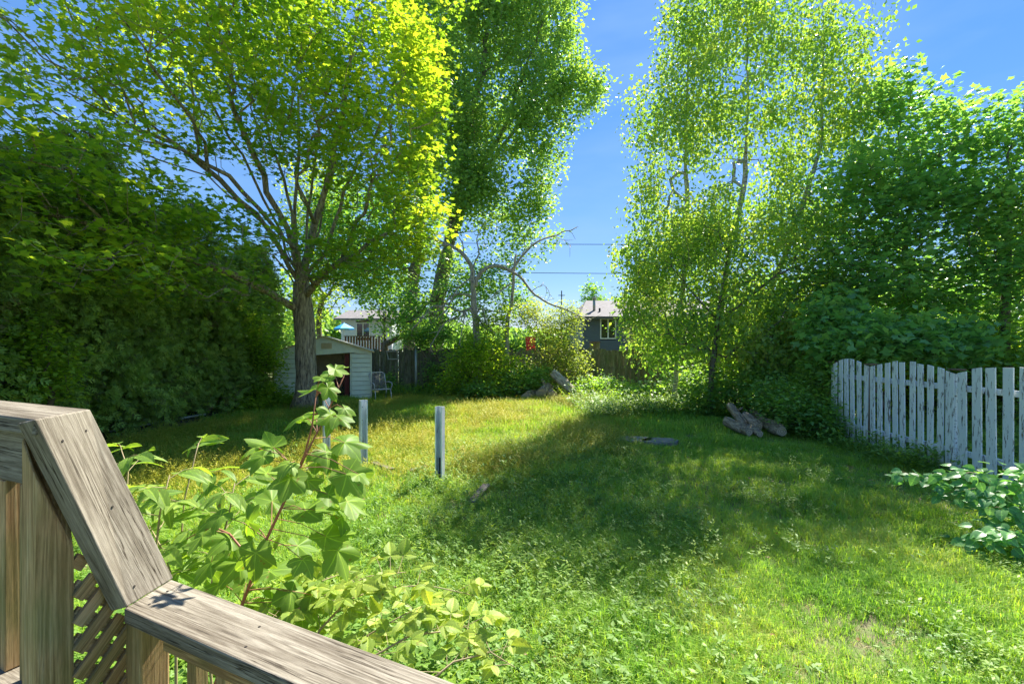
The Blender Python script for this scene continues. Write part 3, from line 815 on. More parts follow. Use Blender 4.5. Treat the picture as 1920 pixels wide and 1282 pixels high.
for xa, xb in ((sx0 - .1, xm), (sx1 + .1, xm)):
    s_ = (zP - zE) / (xm - sx0); za = zP - s_ * abs(xa - xm) + .03
    rf.add([(xa, YS - .16, za), (xb, YS - .16, zP + .03), (xb, YS + 2.5, zP + .03), (xa, YS + 2.5, za), (xa, YS - .16, za - .02), (xb, YS - .16, zP + .01), (xb, YS + 2.5, zP + .01), (xa, YS + 2.5, za - .02)],
           [(0, 1, 2, 3), (7, 6, 5, 4), (4, 5, 1, 0), (3, 2, 6, 7), (0, 3, 7, 4), (1, 5, 6, 2)])
rf.build('roof', srf, sd)
tan = simple_mat('tan_fascia', (0.62, 0.46, 0.22), 0.7)
beam('fascia', (sx0 - .1, YS - .18, zE - .03), (xm, YS - .18, zP + .02), .03, .05, tan, sd)
beam('fascia', (sx1 + .1, YS - .18, zE - .03), (xm, YS - .18, zP + .02), .03, .05, tan, sd)
vx0, vx1 = P(600, 0, YS)[0], P(620, 0, YS)[0]
for k in range(5):
    MB().box((vx0, YS - .07, 1.86 + k * .042), (vx1, YS - .048, 1.892 + k * .042)).build('vent_slat', tan, sd)
# things inside it
bk = empty('bicycle', (P(640, 0, YS)[0], YS + .9, .05), label='old bicycle parked inside the dark open shed', cat='bicycle')
X = P(637, 0, YS)[0]; Yb = YS + .8; blk = simple_mat('bike_black', (0.03, 0.03, 0.035), .4); sil = simple_mat('bike_steel', (.5, .5, .5), .3, metal=.8)
def ring(cx, cy, cz, r, tr, m, name, par, tilt=0.0):
    pts = [(cx + r * math.cos(a) * math.cos(tilt), cy + r * math.cos(a) * math.sin(tilt), cz + r * math.sin(a)) for a in np.linspace(0, 2 * math.pi, 25)]
    return MB().tube(pts, tr, 6, cap=False).build(name, m, par, smooth=True)
for k, yy in ((0, 0), (1, 0.95)):
    w_ = ring(X + .05 - k * .5, Yb + yy * .8, .38, .33, .022, blk, 'wheel', bk, R(-50))
    MB().tube([(X + .05 - k * .5 - .02, Yb + yy * .8, .38), (X + .05 - k * .5 + .02, Yb + yy * .8 + .02, .38)], .04, 8).build('hub', sil, w_)
MB().tube([(X + .05, Yb, .38), (X, Yb + .05, .95), (X - .02, Yb + .08, 1.08)], .018, 8).tube([(X, Yb + .1, .9), (X - .28, Yb + .5, .5), (X - .45, Yb + .76, .38)], .018, 8).tube([(X, Yb + .05, .92), (X - .36, Yb + .6, .95)], .018, 8).tube([(X - .28, Yb + .5, .5), (X - .36, Yb + .6, 1.0)], .018, 8).build('frame', simple_mat('bike_frame', (.35, .05, .04), .35), bk, smooth=True)
MB().tube([(X - .32, Yb - .02, 1.12), (X - .2, Yb, 1.2), (X, Yb + .06, 1.16), (X + .18, Yb + .1, 1.22), (X + .3, Yb + .02, 1.12)], .016, 8).build('handlebar', sil, bk, smooth=True)
MB().box((X - .42, Yb + .48, 1.0), (X - .3, Yb + .75, 1.05)).build('saddle', blk, bk, bevel=.02)
X2 = P(650, 0, YS)[0]
q = empty('red_sheet', (X2, YS + .5, .04), label='tall narrow red sheet leaning inside the shed doorway', cat='panel')
MB().box((X2 - .14, YS + .45, .045), (X2 + .03, YS + .49, 1.66)).build('panel', simple_mat('dull_red', (.28, .05, .03), .6), q)
MB().box((X2 - .14, YS + .43, .8), (X2 + .03, YS + .448, .85)).build('batten', simple_mat('dark_red', (.16, .03, .02), .6), q)
X3 = P(608, 0, YS)[0]
q = empty('lawn_mower', (X3, YS + .7, .04), label='dark push lawn mower standing inside the shed', cat='mower')
mb = MB().box((X3 - .28, YS + .5, .12), (X3 + .28, YS + 1.05, .3)); mb.build('deck', simple_mat('mower_grey', (.08, .09, .1), .5), q, bevel=.04)
MB().tube([(X3, YS + .78, .3), (X3, YS + .78, .48)], .14, 12).build('engine', blk, q)
for sx in (-.31, .31):
    for sy in (.52, 1.0): MB().tube([(X3 + sx - .03, YS + sy, .14), (X3 + sx + .03, YS + sy, .14)], .1, 12).build('wheel', blk, q)
MB().tube([(X3 - .2, YS + 1.0, .3), (X3 - .2, YS + 1.5, .95), (X3 + .2, YS + 1.5, .95), (X3 + .2, YS + 1.0, .3)], .013, 6).build('handle', sil, q)

# the shed stands turned a little, so that its side wall lies along the view
corner = Vector((sx1, YS, 0))
turn = Matrix.Translation(corner) @ Matrix.Rotation(R(16), 4, 'Z') @ Matrix.Diagonal((.91, 1, 1, 1)) @ Matrix.Translation(-corner)
for o_ in [q for q in COL.objects if q.parent is None and q.get('category') in ('shed', 'bicycle', 'panel', 'mower')]:
    o_.matrix_basis = turn @ o_.matrix_basis

# ------------------------------------------------------------------ lawn chair
cc = G(714, 751)
ch = empty('lawn_chair', (cc[0], cc[1] - .0, 0), R(35), label='old white metal mesh lawn chair beside the shed', cat='chair')
cw = simple_mat('chipped_white_metal', (.60, .56, .55), .5, .2)
def lc(*p): return [Vector(q) for q in p]
def cpart(name, mb, par=ch): return mb.build(name, cw, par, smooth=True, world_=False)
cpart('back_frame', MB().tube(lc((-.27, .18, .40), (-.29, .42, .92), (-.22, .46, .99), (.22, .46, .99), (.29, .42, .92), (.27, .18, .40)), .016, 8))
cpart('seat_frame', MB().tube(lc((-.27, .18, .40), (-.27, -.25, .43), (.27, -.25, .43), (.27, .18, .40), (-.27, .18, .40)), .016, 8))
bmsh = MB()
for k in range(-8, 9):
    bmsh.tube(lc((k * .033, .19, .42), (k * .034, .455, .98)), .0035, 3)
for k in range(1, 16):
    t = k / 16; bmsh.tube(lc((-.27, .19 + .265 * t, .42 + .56 * t), (.27, .19 + .265 * t, .42 + .56 * t)), .0035, 3)
cpart('back_mesh', bmsh)
bmsh = MB()
for k in range(-8, 9): bmsh.tube(lc((k * .033, .18, .405), (k * .033, -.25, .43)), .0035, 3)
for k in range(1, 12): bmsh.tube(lc((-.27, .18 - .43 * k / 12, .405), (.27, .18 - .43 * k / 12, .405)), .0035, 3)
cpart('seat_mesh', bmsh)
for s_ in (-1, 1):
    cpart('arm', MB().tube(lc((s_ * .29, .3, .64), (s_ * .33, .1, .66), (s_ * .33, -.2, .64), (s_ * .32, -.26, .58), (s_ * .3, -.22, .42)), .016, 8))
    cpart('leg', MB().tube(lc((s_ * .28, -.22, .42), (s_ * .3, -.3, .0)), .015, 8))
    cpart('leg', MB().tube(lc((s_ * .27, .16, .40), (s_ * .3, .34, .0)), .015, 8))

# ------------------------------------------------------------------ three pale steel posts standing in the lawn
stl, N, L, b = mat('old_galvanised_steel')
t = noise(N, L, 9, 6, (1, 1, .4)); r_ = ramp(N, L, t.outputs['Fac'], [(.32, (.36, .33, .3)), (.42, (.62, .66, .70)), (.7, (.78, .82, .86))])
L.new(r_.outputs['Color'], b.inputs['Base Color']); b.inputs['Roughness'].default_value = .42; b.inputs['Metallic'].default_value = .35
blackw = simple_mat('old_tar', (.03, .03, .03), .8)
for (px_, pb, top, rz, lab) in ((825, 907, 762, R(-22), 'pale steel post with a blackened foot, nearest and rightmost of three in the lawn'),
                                (681, 877, 750, R(38), 'pale steel post in the lawn, middle one of the three, behind the sapling'),
                                (612, 855, 741, R(38), 'pale steel post half hidden by sapling leaves, leftmost of the three')):
    c = G(px_, pb); h = (pb - top) / F * c[1]
    q = empty('steel_post', (c[0], c[1], 0), rz, label=lab, cat='post', group='steel posts standing in the lawn')
    w, d_, t_ = .060, .045, .006
    out = [(-w, -d_), (-w + .02, -d_), (-w + .02, -d_ + t_), (-w + t_, -d_ + t_), (-w + .012, d_ - t_), (w - .012, d_ - t_), (w - t_, -d_ + t_), (w - .02, -d_ + t_), (w - .02, -d_), (w, -d_), (w - .004, d_), (-w + .004, d_)]
    # an open channel: web at the back, two flanges with lips
    MB().prism([(x, y, h) for x, y in out], [(x, y, -.05) for x, y in out]).build('channel', stl, q, world_=False)
    if 'foot' in lab: MB().box((-w + .026, d_ - t_ - .012, .0), (w - .03, d_ - t_ - .001, .38)).build('tar_patch', blackw, q, world_=False)
    for z in (h - .12, h - .34):
        MB().tube([(0, d_ - t_ - .003, z), (0, d_ - t_ + .001, z)], .006, 8).build('bolt_hole', blackw, q, world_=False)

# loose boards in the grass
for (a, c, lab) in (((700, 872), (735, 890), 'short grey board lying in the grass between two steel posts'),
                    ((768, 888), (800, 884), 'narrow weathered stick lying left of the near steel post'),
                    ((884, 948), (912, 920), 'grey weathered plank end showing in the weeds right of the near steel post'),
                    ((575, 888), (608, 872), 'pale board piece lying in grass behind the maple sapling')):
    A, C = G(*a), G(*c); A[2] = C[2] = .05; C[2] = .09
    o = beam('loose_board', A, C, .1, .03, M['rail_wood'], None); tag(o, lab, 'board', 'loose boards lying in the grass')

# pale pipe along the soil bed
pp = [G(205, 814), G(270, 802), G(330, 792), G(385, 783)]
pm = MB().tube([(p[0], p[1], .07 + .01 * i) for i, p in enumerate(pp)], .028, 8).build('garden_pipe', simple_mat('dirty_white_pipe', (.5, .5, .46), .5), smooth=True)
tag(pm, 'long thin white pipe lying on the soil along the cedars', 'pipe')

# flat stones showing in the lawn
stone_m = simple_mat('flat_stone', (.22, .20, .17), .9, .35, 9, bumpy=.6)
for (px_, py_, w, d_, lab) in ((1190, 829, .38, .3, 'flat brown paving stone sunk in the lawn, left of the two'), (1236, 832, .42, .28, 'flat brown paving stone sunk in the lawn, right of the two')):
    c = G(px_, py_); n = 9
    out = [(c[0] + w * math.cos(a) * random.uniform(.85, 1.1), c[1] + d_ * math.sin(a) * random.uniform(.85, 1.1)) for a in np.linspace(0, 2 * math.pi, n, endpoint=False)]
    o = MB().prism([(x, y, .085) for x, y in out], [(x, y, 0) for x, y in out]).build('paving_stone', stone_m, bevel=.015)
    tag(o, lab, 'stone', 'paving stones in the lawn')

# ------------------------------------------------------------------ logs
endm, N, L, b = mat('cut_wood_end')
wv = N.new('ShaderNodeTexWave'); wv.wave_type = 'RINGS'; wv.rings_direction = 'X'; wv.inputs['Scale'].default_value = 9; wv.inputs['Distortion'].default_value = 2
tcn = N.new('ShaderNodeTexCoord'); L.new(tcn.outputs['Object'], wv.inputs['Vector'])
r_ = ramp(N, L, wv.outputs['Fac'], [(0, (.28, .2, .12)), (1, (.58, .46, .3))]); L.new(r_.outputs['Color'], b.inputs['Base Color']); b.inputs['Roughness'].default_value = .9
logbark = bark_mat('log_bark', (.10, .07, .04), (.52, .39, .25), 5, stretch=(.8, 3, 3))
def log(p, q, r, lab, group, stub=False, m=None):
    p = Vector(p); q = Vector(q); d = q - p; Ln = d.length; d.normalize()
    y = Vector((0, 0, 1)).cross(d).normalized(); z = d.cross(y); rot = Matrix((d, y, z)).transposed()
    root = bpy.data.objects.new('log', None); COL.objects.link(root); root.empty_display_size = .1
    root.matrix_basis = Matrix.Translation(p) @ rot.to_4x4(); tag(root, lab, 'log', group)
    mb = MB(); n = 16; k = 9; ph = random.random() * 6
    for i in range(k):
        x = Ln * i / (k - 1)
        for j in range(n):
            a = 2 * math.pi * j / n
            rr_ = r * (1 + .12 * math.sin(3 * a + ph + x * 3) + .07 * math.sin(7 * a + x * 9) + random.uniform(-.07, .07)) * (1 - .15 * i / k) * (.86 if i in (0, k - 1) else 1)
            mb.v.append((x, rr_ * math.cos(a), rr_ * math.sin(a) + .04 * r * math.sin(x * 4)))
    for i in range(k - 1):
        for j in range(n):
            a, b_ = i * n + j, i * n + (j + 1) % n; mb.f.append((a, b_, b_ + n, a + n))
    mb.build('bark', m or logbark, root, smooth=True, world_=False)
    for xx, base_i, s_ in ((-.002, 0, 1), (Ln + .002, (k - 1) * n, -1)):
        vv = [(xx, mb.v[base_i + j][1] * .97, mb.v[base_i + j][2] * .97) for j in range(n)]
        MB().add(vv, [tuple(range(n))[::s_]]).build('cut_end', endm, root, world_=False)
    if stub: MB().tube([(Ln * .45, 0, r * .7), (Ln * .5, .1, r * 1.9)], [r * .35, r * .2], 8).build('branch_stub', m or logbark, root, smooth=True, world_=False)
    return root
g1 = 'logs heaped in front of the central shrub'
c = G(1075, 752); pale = bark_mat('pale_weathered_log', (.18, .14, .10), (.62, .54, .42), 5, stretch=(.8, 3, 3))
log((P(1082, 742, 17.4)[0], 17.4, .16), (P(1036, 704, 17.9)[0], 17.9, .98), .17, 'thick pale log leaning steeply to the left against the central shrub', g1, m=pale)
log((P(1036, 0, 17.2)[0], 17.1, .17), (P(1030, 0, 17.9)[0], 18.0, .19), .21, 'round cut log end at the foot of the leaning log', g1)
log((P(1015, 0, 17.2)[0], 17.2, .25), (P(1030, 0, 18)[0], 18.1, .4), .23, 'brown knotty log in the middle of the small heap', g1, True)
log((P(986, 0, 17.1)[0], 17.1, .15), (P(1012, 0, 17.4)[0], 18.2, .17), .19, 'dark log at the left end of the small heap', g1)
g2 = 'split logs piled under the birches'
specs = [((1368, 770), (1396, 806), .10, 11.9, 11.2, .52, .2, 'long ragged grey log lying along the top left of the pile'),
         ((1362, 800), (1392, 822), .12, 11.4, 10.8, .22, .14, 'dark log at the bottom left of the pile'),
         ((1380, 808), (1405, 822), .11, 11.2, 10.6, .14, .12, 'brown round ended log low in the front left of the pile'),
         ((1396, 790), (1424, 806), .11, 11.5, 10.9, .34, .2, 'split log with pale face in the middle of the pile'),
         ((1410, 784), (1440, 800), .08, 11.9, 11.1, .38, .26, 'thin grey branch log at the top right of the pile'),
         ((1404, 812), (1425, 830), .09, 11.2, 10.5, .12, .1, 'small log tucked at the front foot of the pile'),
         ((1425, 800), (1445, 812), .10, 11.6, 10.9, .2, .14, 'dark log between the middle and the right end of the pile'),
         ((1438, 802), (1466, 818), .15, 11.3, 10.5, .16, .16, 'fat tan log with a broad cut end at the right end of the pile')]
for a, c, r_l, ya, yc, za, zc, lab in specs:
    log((P(a[0], 0, ya)[0], ya, za + .02), (P(c[0], 0, yc)[0], yc, zc), r_l, lab, g2, stub=('ragged' in lab))

# ------------------------------------------------------------------ white picket fence at the right
FX = 6.95
pf = empty('picket_fence', (FX, 8.5, 0), label='tall white picket fence with peeling paint and scalloped top at the right', cat='fence')
posts_y = [10.5, 9.42, 7.6, 5.75]
def ptop(y):
    for a, c in zip(posts_y[:-1], posts_y[1:]):
        if c <= y <= a: return 1.61 + .14 * math.sin(math.pi * (a - y) / (a - c))
    return 1.63
ys_ = []
y = 10.4
while y > 5.9:
    pitch, w = (.182, .110) if y > 7.75 else (.225, .142)
    ys_.append((y, w)); y -= pitch
for y, w in ys_:
    t0, t1 = ptop(y + w / 2), ptop(y - w / 2); bz = random.uniform(.0, .06)
    dx = random.uniform(-.008, .008); th = .02
    X0 = FX + dx; lean = random.uniform(-.022, .022); jz = random.uniform(-.02, .02); t0 += jz; t1 += jz
    mb = MB().prism([(X0 - th, y - w / 2 + lean, t1), (X0, y - w / 2 + lean, t1), (X0, y + w / 2 + lean, t0), (X0 - th, y + w / 2 + lean, t0)][::-1],
                    [(X0 - th, y - w / 2, bz), (X0, y - w / 2, bz), (X0, y + w / 2, bz), (X0 - th, y + w / 2, bz)][::-1])
    mb.build('picket', M['picket'], pf, bevel=.002)
for a, c in zip(posts_y[:-1], posts_y[1:]):
    for z in (.38, 1.38):
        beam('rail', (FX + .045, c + .05, z), (FX + .045, a - .05, z), .04, .09, M['picket'], pf)
for k, y in enumerate(posts_y):
    m_ = M['bare_post'] if k == 1 else M['picket']
    p_ = beam('post', (FX + .03, y, 0), (FX + .05, y, 1.6), .095, .06, m_, pf, up=(0, 1, 0))
    MB().box((FX - .04, y - .09, 1.655), (FX + .11, y + .09, 1.68)).build('post_cap', M['bare_post'], pf, bevel=.004)
# low brown fence in the neighbouring yard
nf = empty('neighbour_fence', (12, 13.5, 0), label='dark brown board fence in the yard beyond the white pickets', cat='fence')
x = 8.2
shb = mesh('board', MB().box((-.07, -.01, .05), (.07, .01, 1.55)).v, MB().box((0, 0, 0), (1, 1, 1)).f, M['old_fence'])
while x < 17:
    o = bpy.data.objects.new('board', shb); COL.objects.link(o); o.parent = nf; o.location = (x - 12, random.uniform(-.01, .01), 0); o.rotation_euler.y = random.uniform(-.01, .01); x += .155
for x in (8.2, 10.6, 13.0, 15.4): MB().box((x - .05, 13.53, 0), (x + .05, 13.63, 1.65)).build('post', M['bare_post'], nf)
for z in (.4, 1.3): MB().box((8.2, 13.512, z), (17, 13.528, z + .09)).build('rail', M['old_fence'], nf)

# ------------------------------------------------------------------ overhead wires
for z0, py_, lab in ((0, 455, 'upper black overhead wire crossing the sky gap'), (1, 511, 'lower black overhead wire crossing the sky gap')):
    pts = []
    for k in range(41):
        t = k / 40; x = -26 + 62 * t; h = P(0, py_, 27)[2] + .9 * ((2 * t - 1) ** 2) - .05 + (.3 * (.5 - t) if z0 else -.1 * t)
        pts.append((x, 27, h))
    o = MB().tube(pts, .016, 5).build('overhead_wire', blackw); tag(o, lab, 'wire', 'overhead wires')
for px_, lab in ((-26, 'left'), (36, 'right')):
    q = empty('utility_pole', (px_, 27, 0), label='wooden utility pole carrying the overhead wires at the far %s' % lab, cat='pole', group='utility poles')
    MB().tube([(px_, 27.1, 0), (px_, 27.1, 9.5)], [.16, .11], 10).build('pole', M['bare_post'], q)
    MB().box((px_ - .06, 26.2, 8.2), (px_ + .06, 28, 8.3)).build('crossarm', M['bare_post'], q)
q = empty('roof_antenna', (P(1053, 0, 45)[0], 45, 0), label='thin mast rising above the far trees left of the grey house', cat='antenna')
X = P(1053, 0, 45)[0]
MB().tube([(X, 45, 0), (X, 45, P(0, 545, 45)[2])], .05, 6).build('mast', blackw, q)
MB().box((X - .3, 44.97, 6.4), (X + .3, 45.03, 6.46)).build('crossbar', blackw, q)

# ------------------------------------------------------------------ deck railing in the foreground
rl = empty('deck_railing', (-1.0, 1.2, 0), label='weathered wooden deck railing with sloping middle board and lattice in the foreground', cat='railing')
Bi, Bo = Vector((-1.055, 1.07, 1.929)), Vector((-1.075, 1.232, 1.929))
Ai, Ao = Vector((-.978, 1.218, 1.43)), Vector((-.966, 1.369, 1.43))
dL = Vector((-.914, .406, 0)); dR = Vector((.8985, -.439, 0)); T = .038
def board(name, quad, th, m, direction):
    """a board from its four top corners; local X runs along it"""
    q = [Vector(p) for p in quad]; n = (q[1] - q[0]).cross(q[2] - q[0]).normalized()
    if n.z < 0: n = -n; 
    d = Vector(direction).normalized(); y = n.cross(d).normalized(); rot = Matrix((d, y, n)).transposed(); inv = rot.inverted()
    o = q[0]; top = [inv @ (p - o) for p in q]; bot = [t - Vector((0, 0, th)) for t in top]
    nn = (top[1] - top[0]).cross(top[2] - top[0])
    if nn.z < 0: top = top[::-1]; bot = bot[::-1]
    mb = MB().add(top + bot, [(0, 1, 2, 3), (7, 6, 5, 4)] + [(i, 4 + i, 4 + (i + 1) % 4, (i + 1) % 4) for i in range(4)])
    return mb.build(name, m, rl, loc=o, rot=rot, bevel=.0035)
e = .0015
board('top_rail', [Bi + dL * e, Bo + dL * e, Bo + dL * 1.9, Bi + dL * 1.9], T, M['rail_wood'], dL)
sl = ((Ai + Ao) / 2 - (Bi + Bo) / 2).normalized()
board('top_rail', [Bi, Bo, Ao - Vector((0, 0, 0)), Ai], T, M['rail_wood'], sl)
board('top_rail', [Ai + dR * e, Ao + dR * e, Ao + dR * 2.3, Ai + dR * 2.3], T, M['rail_wood'], dR)
fr_n = Vector((-.439, -.8985, 0))
pn_ = (Bo - Bi).cross(Ai - Bi).normalized()
def under(x, y): return Bi.z - (pn_.x * (x - Bi.x) + pn_.y * (y - Bi.y)) / pn_.z - T / abs(pn_.z) - .004
def post(cor, top, name='post', cut=False):
    cor = Vector(cor); a = cor; b_ = cor + Vector((-.8985, .439, 0)) * .071; c_ = b_ + Vector((.439, .8985, 0)) * .071; d_ = a + Vector((.439, .8985, 0)) * .071
    ctr = (a + b_ + c_ + d_) / 4
    rot = Matrix((Vector((0, 0, 1)), Vector((.8985, -.439, 0)), Vector((.439, .8985, 0)))).transposed()
    w = .0355
    o_ = MB().box((0, -w, -w), (top, w, w)).build(name, M['post_wood'], rl, loc=(ctr.x, ctr.y, 0), rot=rot)
    if cut:
        for v_ in o_.data.vertices:
            if v_.co.x > .5:
                wv_ = Vector((ctr.x, ctr.y, 0)) + rot @ v_.co; v_.co.x = min(top, under(wv_.x, wv_.y))
    b_ = o_.modifiers.new('bevel', 'BEVEL'); b_.width = .005; b_.segments = 2
    return o_
post((-1.072, 1.088, 0), 1.929 - T - .012, cut=True)
post((-.947, 1.232, 0), 1.43 - T - .002)
# left, higher run: rail under the cap, balusters, lower rail
zt = 1.929 - T
s0 = Vector((-1.15, 1.175, 0))
beam('upper_rail', s0 + Vector((0, 0, zt - .07)), s0 + dL * 1.8 + Vector((0, 0, zt - .07)), .038, .13, M['rail_wood'], rl)
beam('lower_rail', s0 + Vector((0, 0, 1.255)) - fr_n * 0, s0 + dL * 1.8 + Vector((0, 0, 1.255)), .12, .04, M['rail_wood'], rl)
for k in range(13):
    p = s0 + dL * (.03 + k * .105) 
    beam('baluster', p + Vector((0, 0, 1.277)), p + Vector((0, 0, zt - .137)), .036, .036, M['post_wood'], rl, up=(.439, .8985, 0))
# right, lower run
s1 = Vector((-.925, 1.285, 0)) + dR * .03
beam('upper_rail', s1 + Vector((0, 0, 1.345)), s1 + dR * 2.2 + Vector((0, 0, 1.345)), .038, .09, M['post_wood'], rl)
beam('lower_rail', s1 + Vector((0, 0, .62)), s1 + dR * 2.2 + Vector((0, 0, .62)), .038, .09, M['post_wood'], rl)
for k in range(17):
    p = s1 + dR * (.05 + k * .12)
    beam('baluster', p - fr_n * .04 + Vector((0, 0, .58)), p - fr_n * .04 + Vector((0, 0, 1.385)), .036, .036, M['post_wood'], rl, up=(.439, .8985, 0))
# lattice under the sloping board: two layers of diagonal slats
lu = Vector((-1.046, 1.158, 0)); lv = Vector((-1.0, 1.315, 0)); ld = (lv - lu); Lw = ld.length; ld.normalize(); lnorm = Vector((-ld.y, ld.x, 0))
def ltop(u): return min(1.84, under((lu + ld * u).x, (lu + ld * u).y)) - .01
for layer, sgn in ((0, 1), (1, -1)):
    z = .4
    while z < 2.1:
        if sgn > 0: p0, p1 = (0, z), (Lw, z + Lw * .95)
        else: p0, p1 = (0, z + Lw * .95), (Lw, z)
        # clip to the sloping underside
        u0, z0 = p0; u1, z1 = p1
        f0, f1 = ltop(u0) - z0, ltop(u1) - z1
        if f0 > 0 or f1 > 0:
            if f0 < 0: t = f0 / (f0 - f1); u0, z0 = u0 + (u1 - u0) * t, z0 + (z1 - z0) * t
            elif f1 < 0: t = f0 / (f0 - f1); u1, z1 = u0 + (u1 - u0) * t, z0 + (z1 - z0) * t
            if u1 - u0 > .02:
                off = lnorm * (-.006 if layer == 0 else .006)
                beam('lattice_slat', lu + ld * u0 + off + Vector((0, 0, z0)), lu + ld * u1 + off + Vector((0, 0, z1)), .009, .03, M['post_wood'], rl, bevel=0)
        z += .064
# nails in the rails
nail = simple_mat('rusty_nail', (.06, .05, .045), .5, metal=.5)
cA = (Ai + Ao) / 2
spots = [cA + dR * .05 + Vector((0, .03, 0)), cA + dR * .05 - Vector((0, .035, 0)), cA + dR * .42 + Vector((0, .03, 0)), cA + dR * .43 - Vector((0, .04, 0)), cA + dR * .95 + Vector((0, .04, 0))]
for p in spots: MB().tube([(p.x, p.y, 1.4295), (p.x, p.y, 1.4312)], .003, 8).build('nail', nail, rl)
q_ = (Bi + Bo) / 2
for t, w_ in ((.1, .3), (.12, -.3), (.9, .3), (.92, -.25), (.5, .1)):
    p = q_ + (cA - q_) * t + (Bo - Bi) * w_ * .8
    nrm_ = (Bo - Bi).cross(Ai - Bi).normalized(); nrm_ = nrm_ if nrm_.z > 0 else -nrm_
    MB().tube([p - nrm_ * .0005, p + nrm_ * .0012], .003, 8).build('nail', nail, rl)
# ================================================================== VEGETATION
GT = 'trees around the yard'
# ---- the big maple by the shed
def limb(*pts): return [P(a, b_, Y) for a, b_, Y in pts]
mb0 = G(572, 767)
tree('maple_tree', 'big spreading maple with furrowed trunk and yellow green leaves in front of the shed', 'tree', GT, mb0[:2],
     [P(575, 700, 15.1), P(571, 610, 15.1), P(565, 535, 15.0)], .31,
     [B(650, 190, 13.5, 200, 220, 3.4), B(745, 330, 13.3, 95, 130, 2.6), B(770, 130, 13, 85, 120, 2.4), B(440, 110, 12, 260, 200, 4, .75), B(200, 110, 10, 260, 150, 3.5, .8),
      B(120, 330, 8.5, 230, 110, 3.0, 1.5), B(330, 420, 10.5, 190, 75, 2.6, 1.2), B(690, 465, 13.6, 130, 60, 1.6, 2.2), B(775, 420, 13, 70, 80, 1.6, 1.8), B(700, 530, 13.6, 70, 28, 1, 1.8), B(190, 500, 8.6, 210, 75, 2.0, 1.4), B(420, 545, 11.5, 130, 45, 1.6, 1.3), B(520, 470, 13, 110, 60, 1.6, 1), B(620, 500, 14, 60, 45, 1.2, 1),
      B(600, -120, 13, 330, 150, 4, .5), B(250, -130, 10, 300, 150, 3.5, .5), B(-120, 200, 8.5, 150, 250, 3, .4)], 3100,
     (MAPLE_LO, .125, 17, .24, M['maple_leaf'], dict(flat=.3, tilt=.45, jit=.5)), alpha=.28, bark=M['maple_bark'], single=300, near=6,
     limbs=[limb((565, 535, 15.0), (530, 440, 14.6), (455, 290, 13.8), (370, 150, 13), (290, 20, 12.4)),
            limb((565, 535, 15.0), (548, 400, 14.8), (500, 230, 14.2), (450, 40, 13.6)),
            limb((565, 535, 15.0), (553, 420, 15), (560, 250, 14.8), (575, 40, 14.4)),
            limb((565, 535, 15.0), (600, 430, 15.1), (625, 280, 15), (690, 90, 14.6)),
            limb((565, 535, 15.0), (607, 480, 14.8), (660, 330, 14.3), (740, 190, 13.6)),
            limb((570, 590, 15.1), (500, 545, 14.2), (400, 500, 12.6), (230, 440, 10.4), (90, 400, 9)),
            limb((565, 535, 15.0), (480, 400, 14), (330, 270, 12.2), (120, 170, 10.4)),
            limb((565, 535, 15.0), (560, 470, 14.5), (430, 330, 12.5), (250, 240, 10.6)), limb((565, 535, 15.0), (540, 430, 14.2), (440, 210, 12.8), (380, 20, 12)), limb((565, 535, 15.0), (575, 430, 15.3), (600, 230, 15.2), (630, 30, 15)), limb((565, 535, 15.0), (530, 450, 14.2), (390, 330, 12.2), (180, 260, 10)), limb((565, 535, 15.0), (590, 420, 14.4), (640, 230, 13.8), (670, 20, 13.4)), limb((570, 560, 15.1), (640, 490, 14.4), (720, 440, 13.8), (790, 420, 13.2))], rtip=.0045, seg=.55)

# ---- cedars on the left
cedar_meshes = {}
def cedar_variant(h, n):
    nc = 420; ci = rng.integers(0, nc, n)
    t = (rng.random(nc) ** .85)[ci]; z = .15 + t * (h - .15)
    prof = 1.15 * np.clip(1.06 - t, 0, 1) ** .42 * (0.78 + .25 * np.sin(t * 17 + rng.random()) * .3 + .2)
    ang = (rng.random(nc) * 2 * math.pi)[ci]
    lump = 1 + .16 * np.sin(ang * 3 + t * 14) + .10 * np.sin(ang * 7 - t * 23)
    rad = prof * lump * ((0.6 + .45 * rng.random(nc))[ci])
    pos = np.stack([rad * np.cos(ang), rad * np.sin(ang), z], 1) + rng.normal(0, 1, (n, 3)) * np.array([.10, .10, .17])
    pos[:, 2] = np.maximum(pos[:, 2], .08)
    od = np.stack([np.cos(ang), np.sin(ang), np.zeros(n)], 1)
    tang = np.stack([-np.sin(ang), np.cos(ang), np.zeros(n)], 1)
    nrm = tang * rng.normal(0, 1, (n, 1)) + od * rng.normal(.5, .6, (n, 1)) + np.array([0, 0, .5])
    y = od + np.array([0, 0, 1]) * rng.uniform(-.5, .7, (n, 1)) + rng.normal(0, .35, (n, 3))
    return pos, rotmats(nrm, y), rng.uniform(.11, .24, n)
variants = []
for h in (6.6, 6.0, 5.5):
    p_, r_, s_ = cedar_variant(h, 10500)
    fm = leaves_mesh('foliage', CEDAR, p_, r_, s_, M['cedar'])
    mb = MB().tube([(0, 0, -.05), (.02, 0, h * .5), (0, .03, h * .95)], [.11, .07, .015], 8)
    for k in range(26):
        z = .3 + k * h / 30; a = k * 2.4; l = .8 * (1.05 - z / h) + .15
        mb.tube([(0, 0, z), (l * math.cos(a) * .6, l * math.sin(a) * .6, z + .12), (l * math.cos(a), l * math.sin(a), z + .35)], [.02, .013, .005], 4, cap=False)
    variants.append((fm, mesh('trunk', mb.v, mb.f, M['dark_bark'], True), h))
cy = [17.6, 16.5, 15.3, 14.1, 12.9, 11.7, 10.5, 9.3, 8.1, 6.9, 5.7]
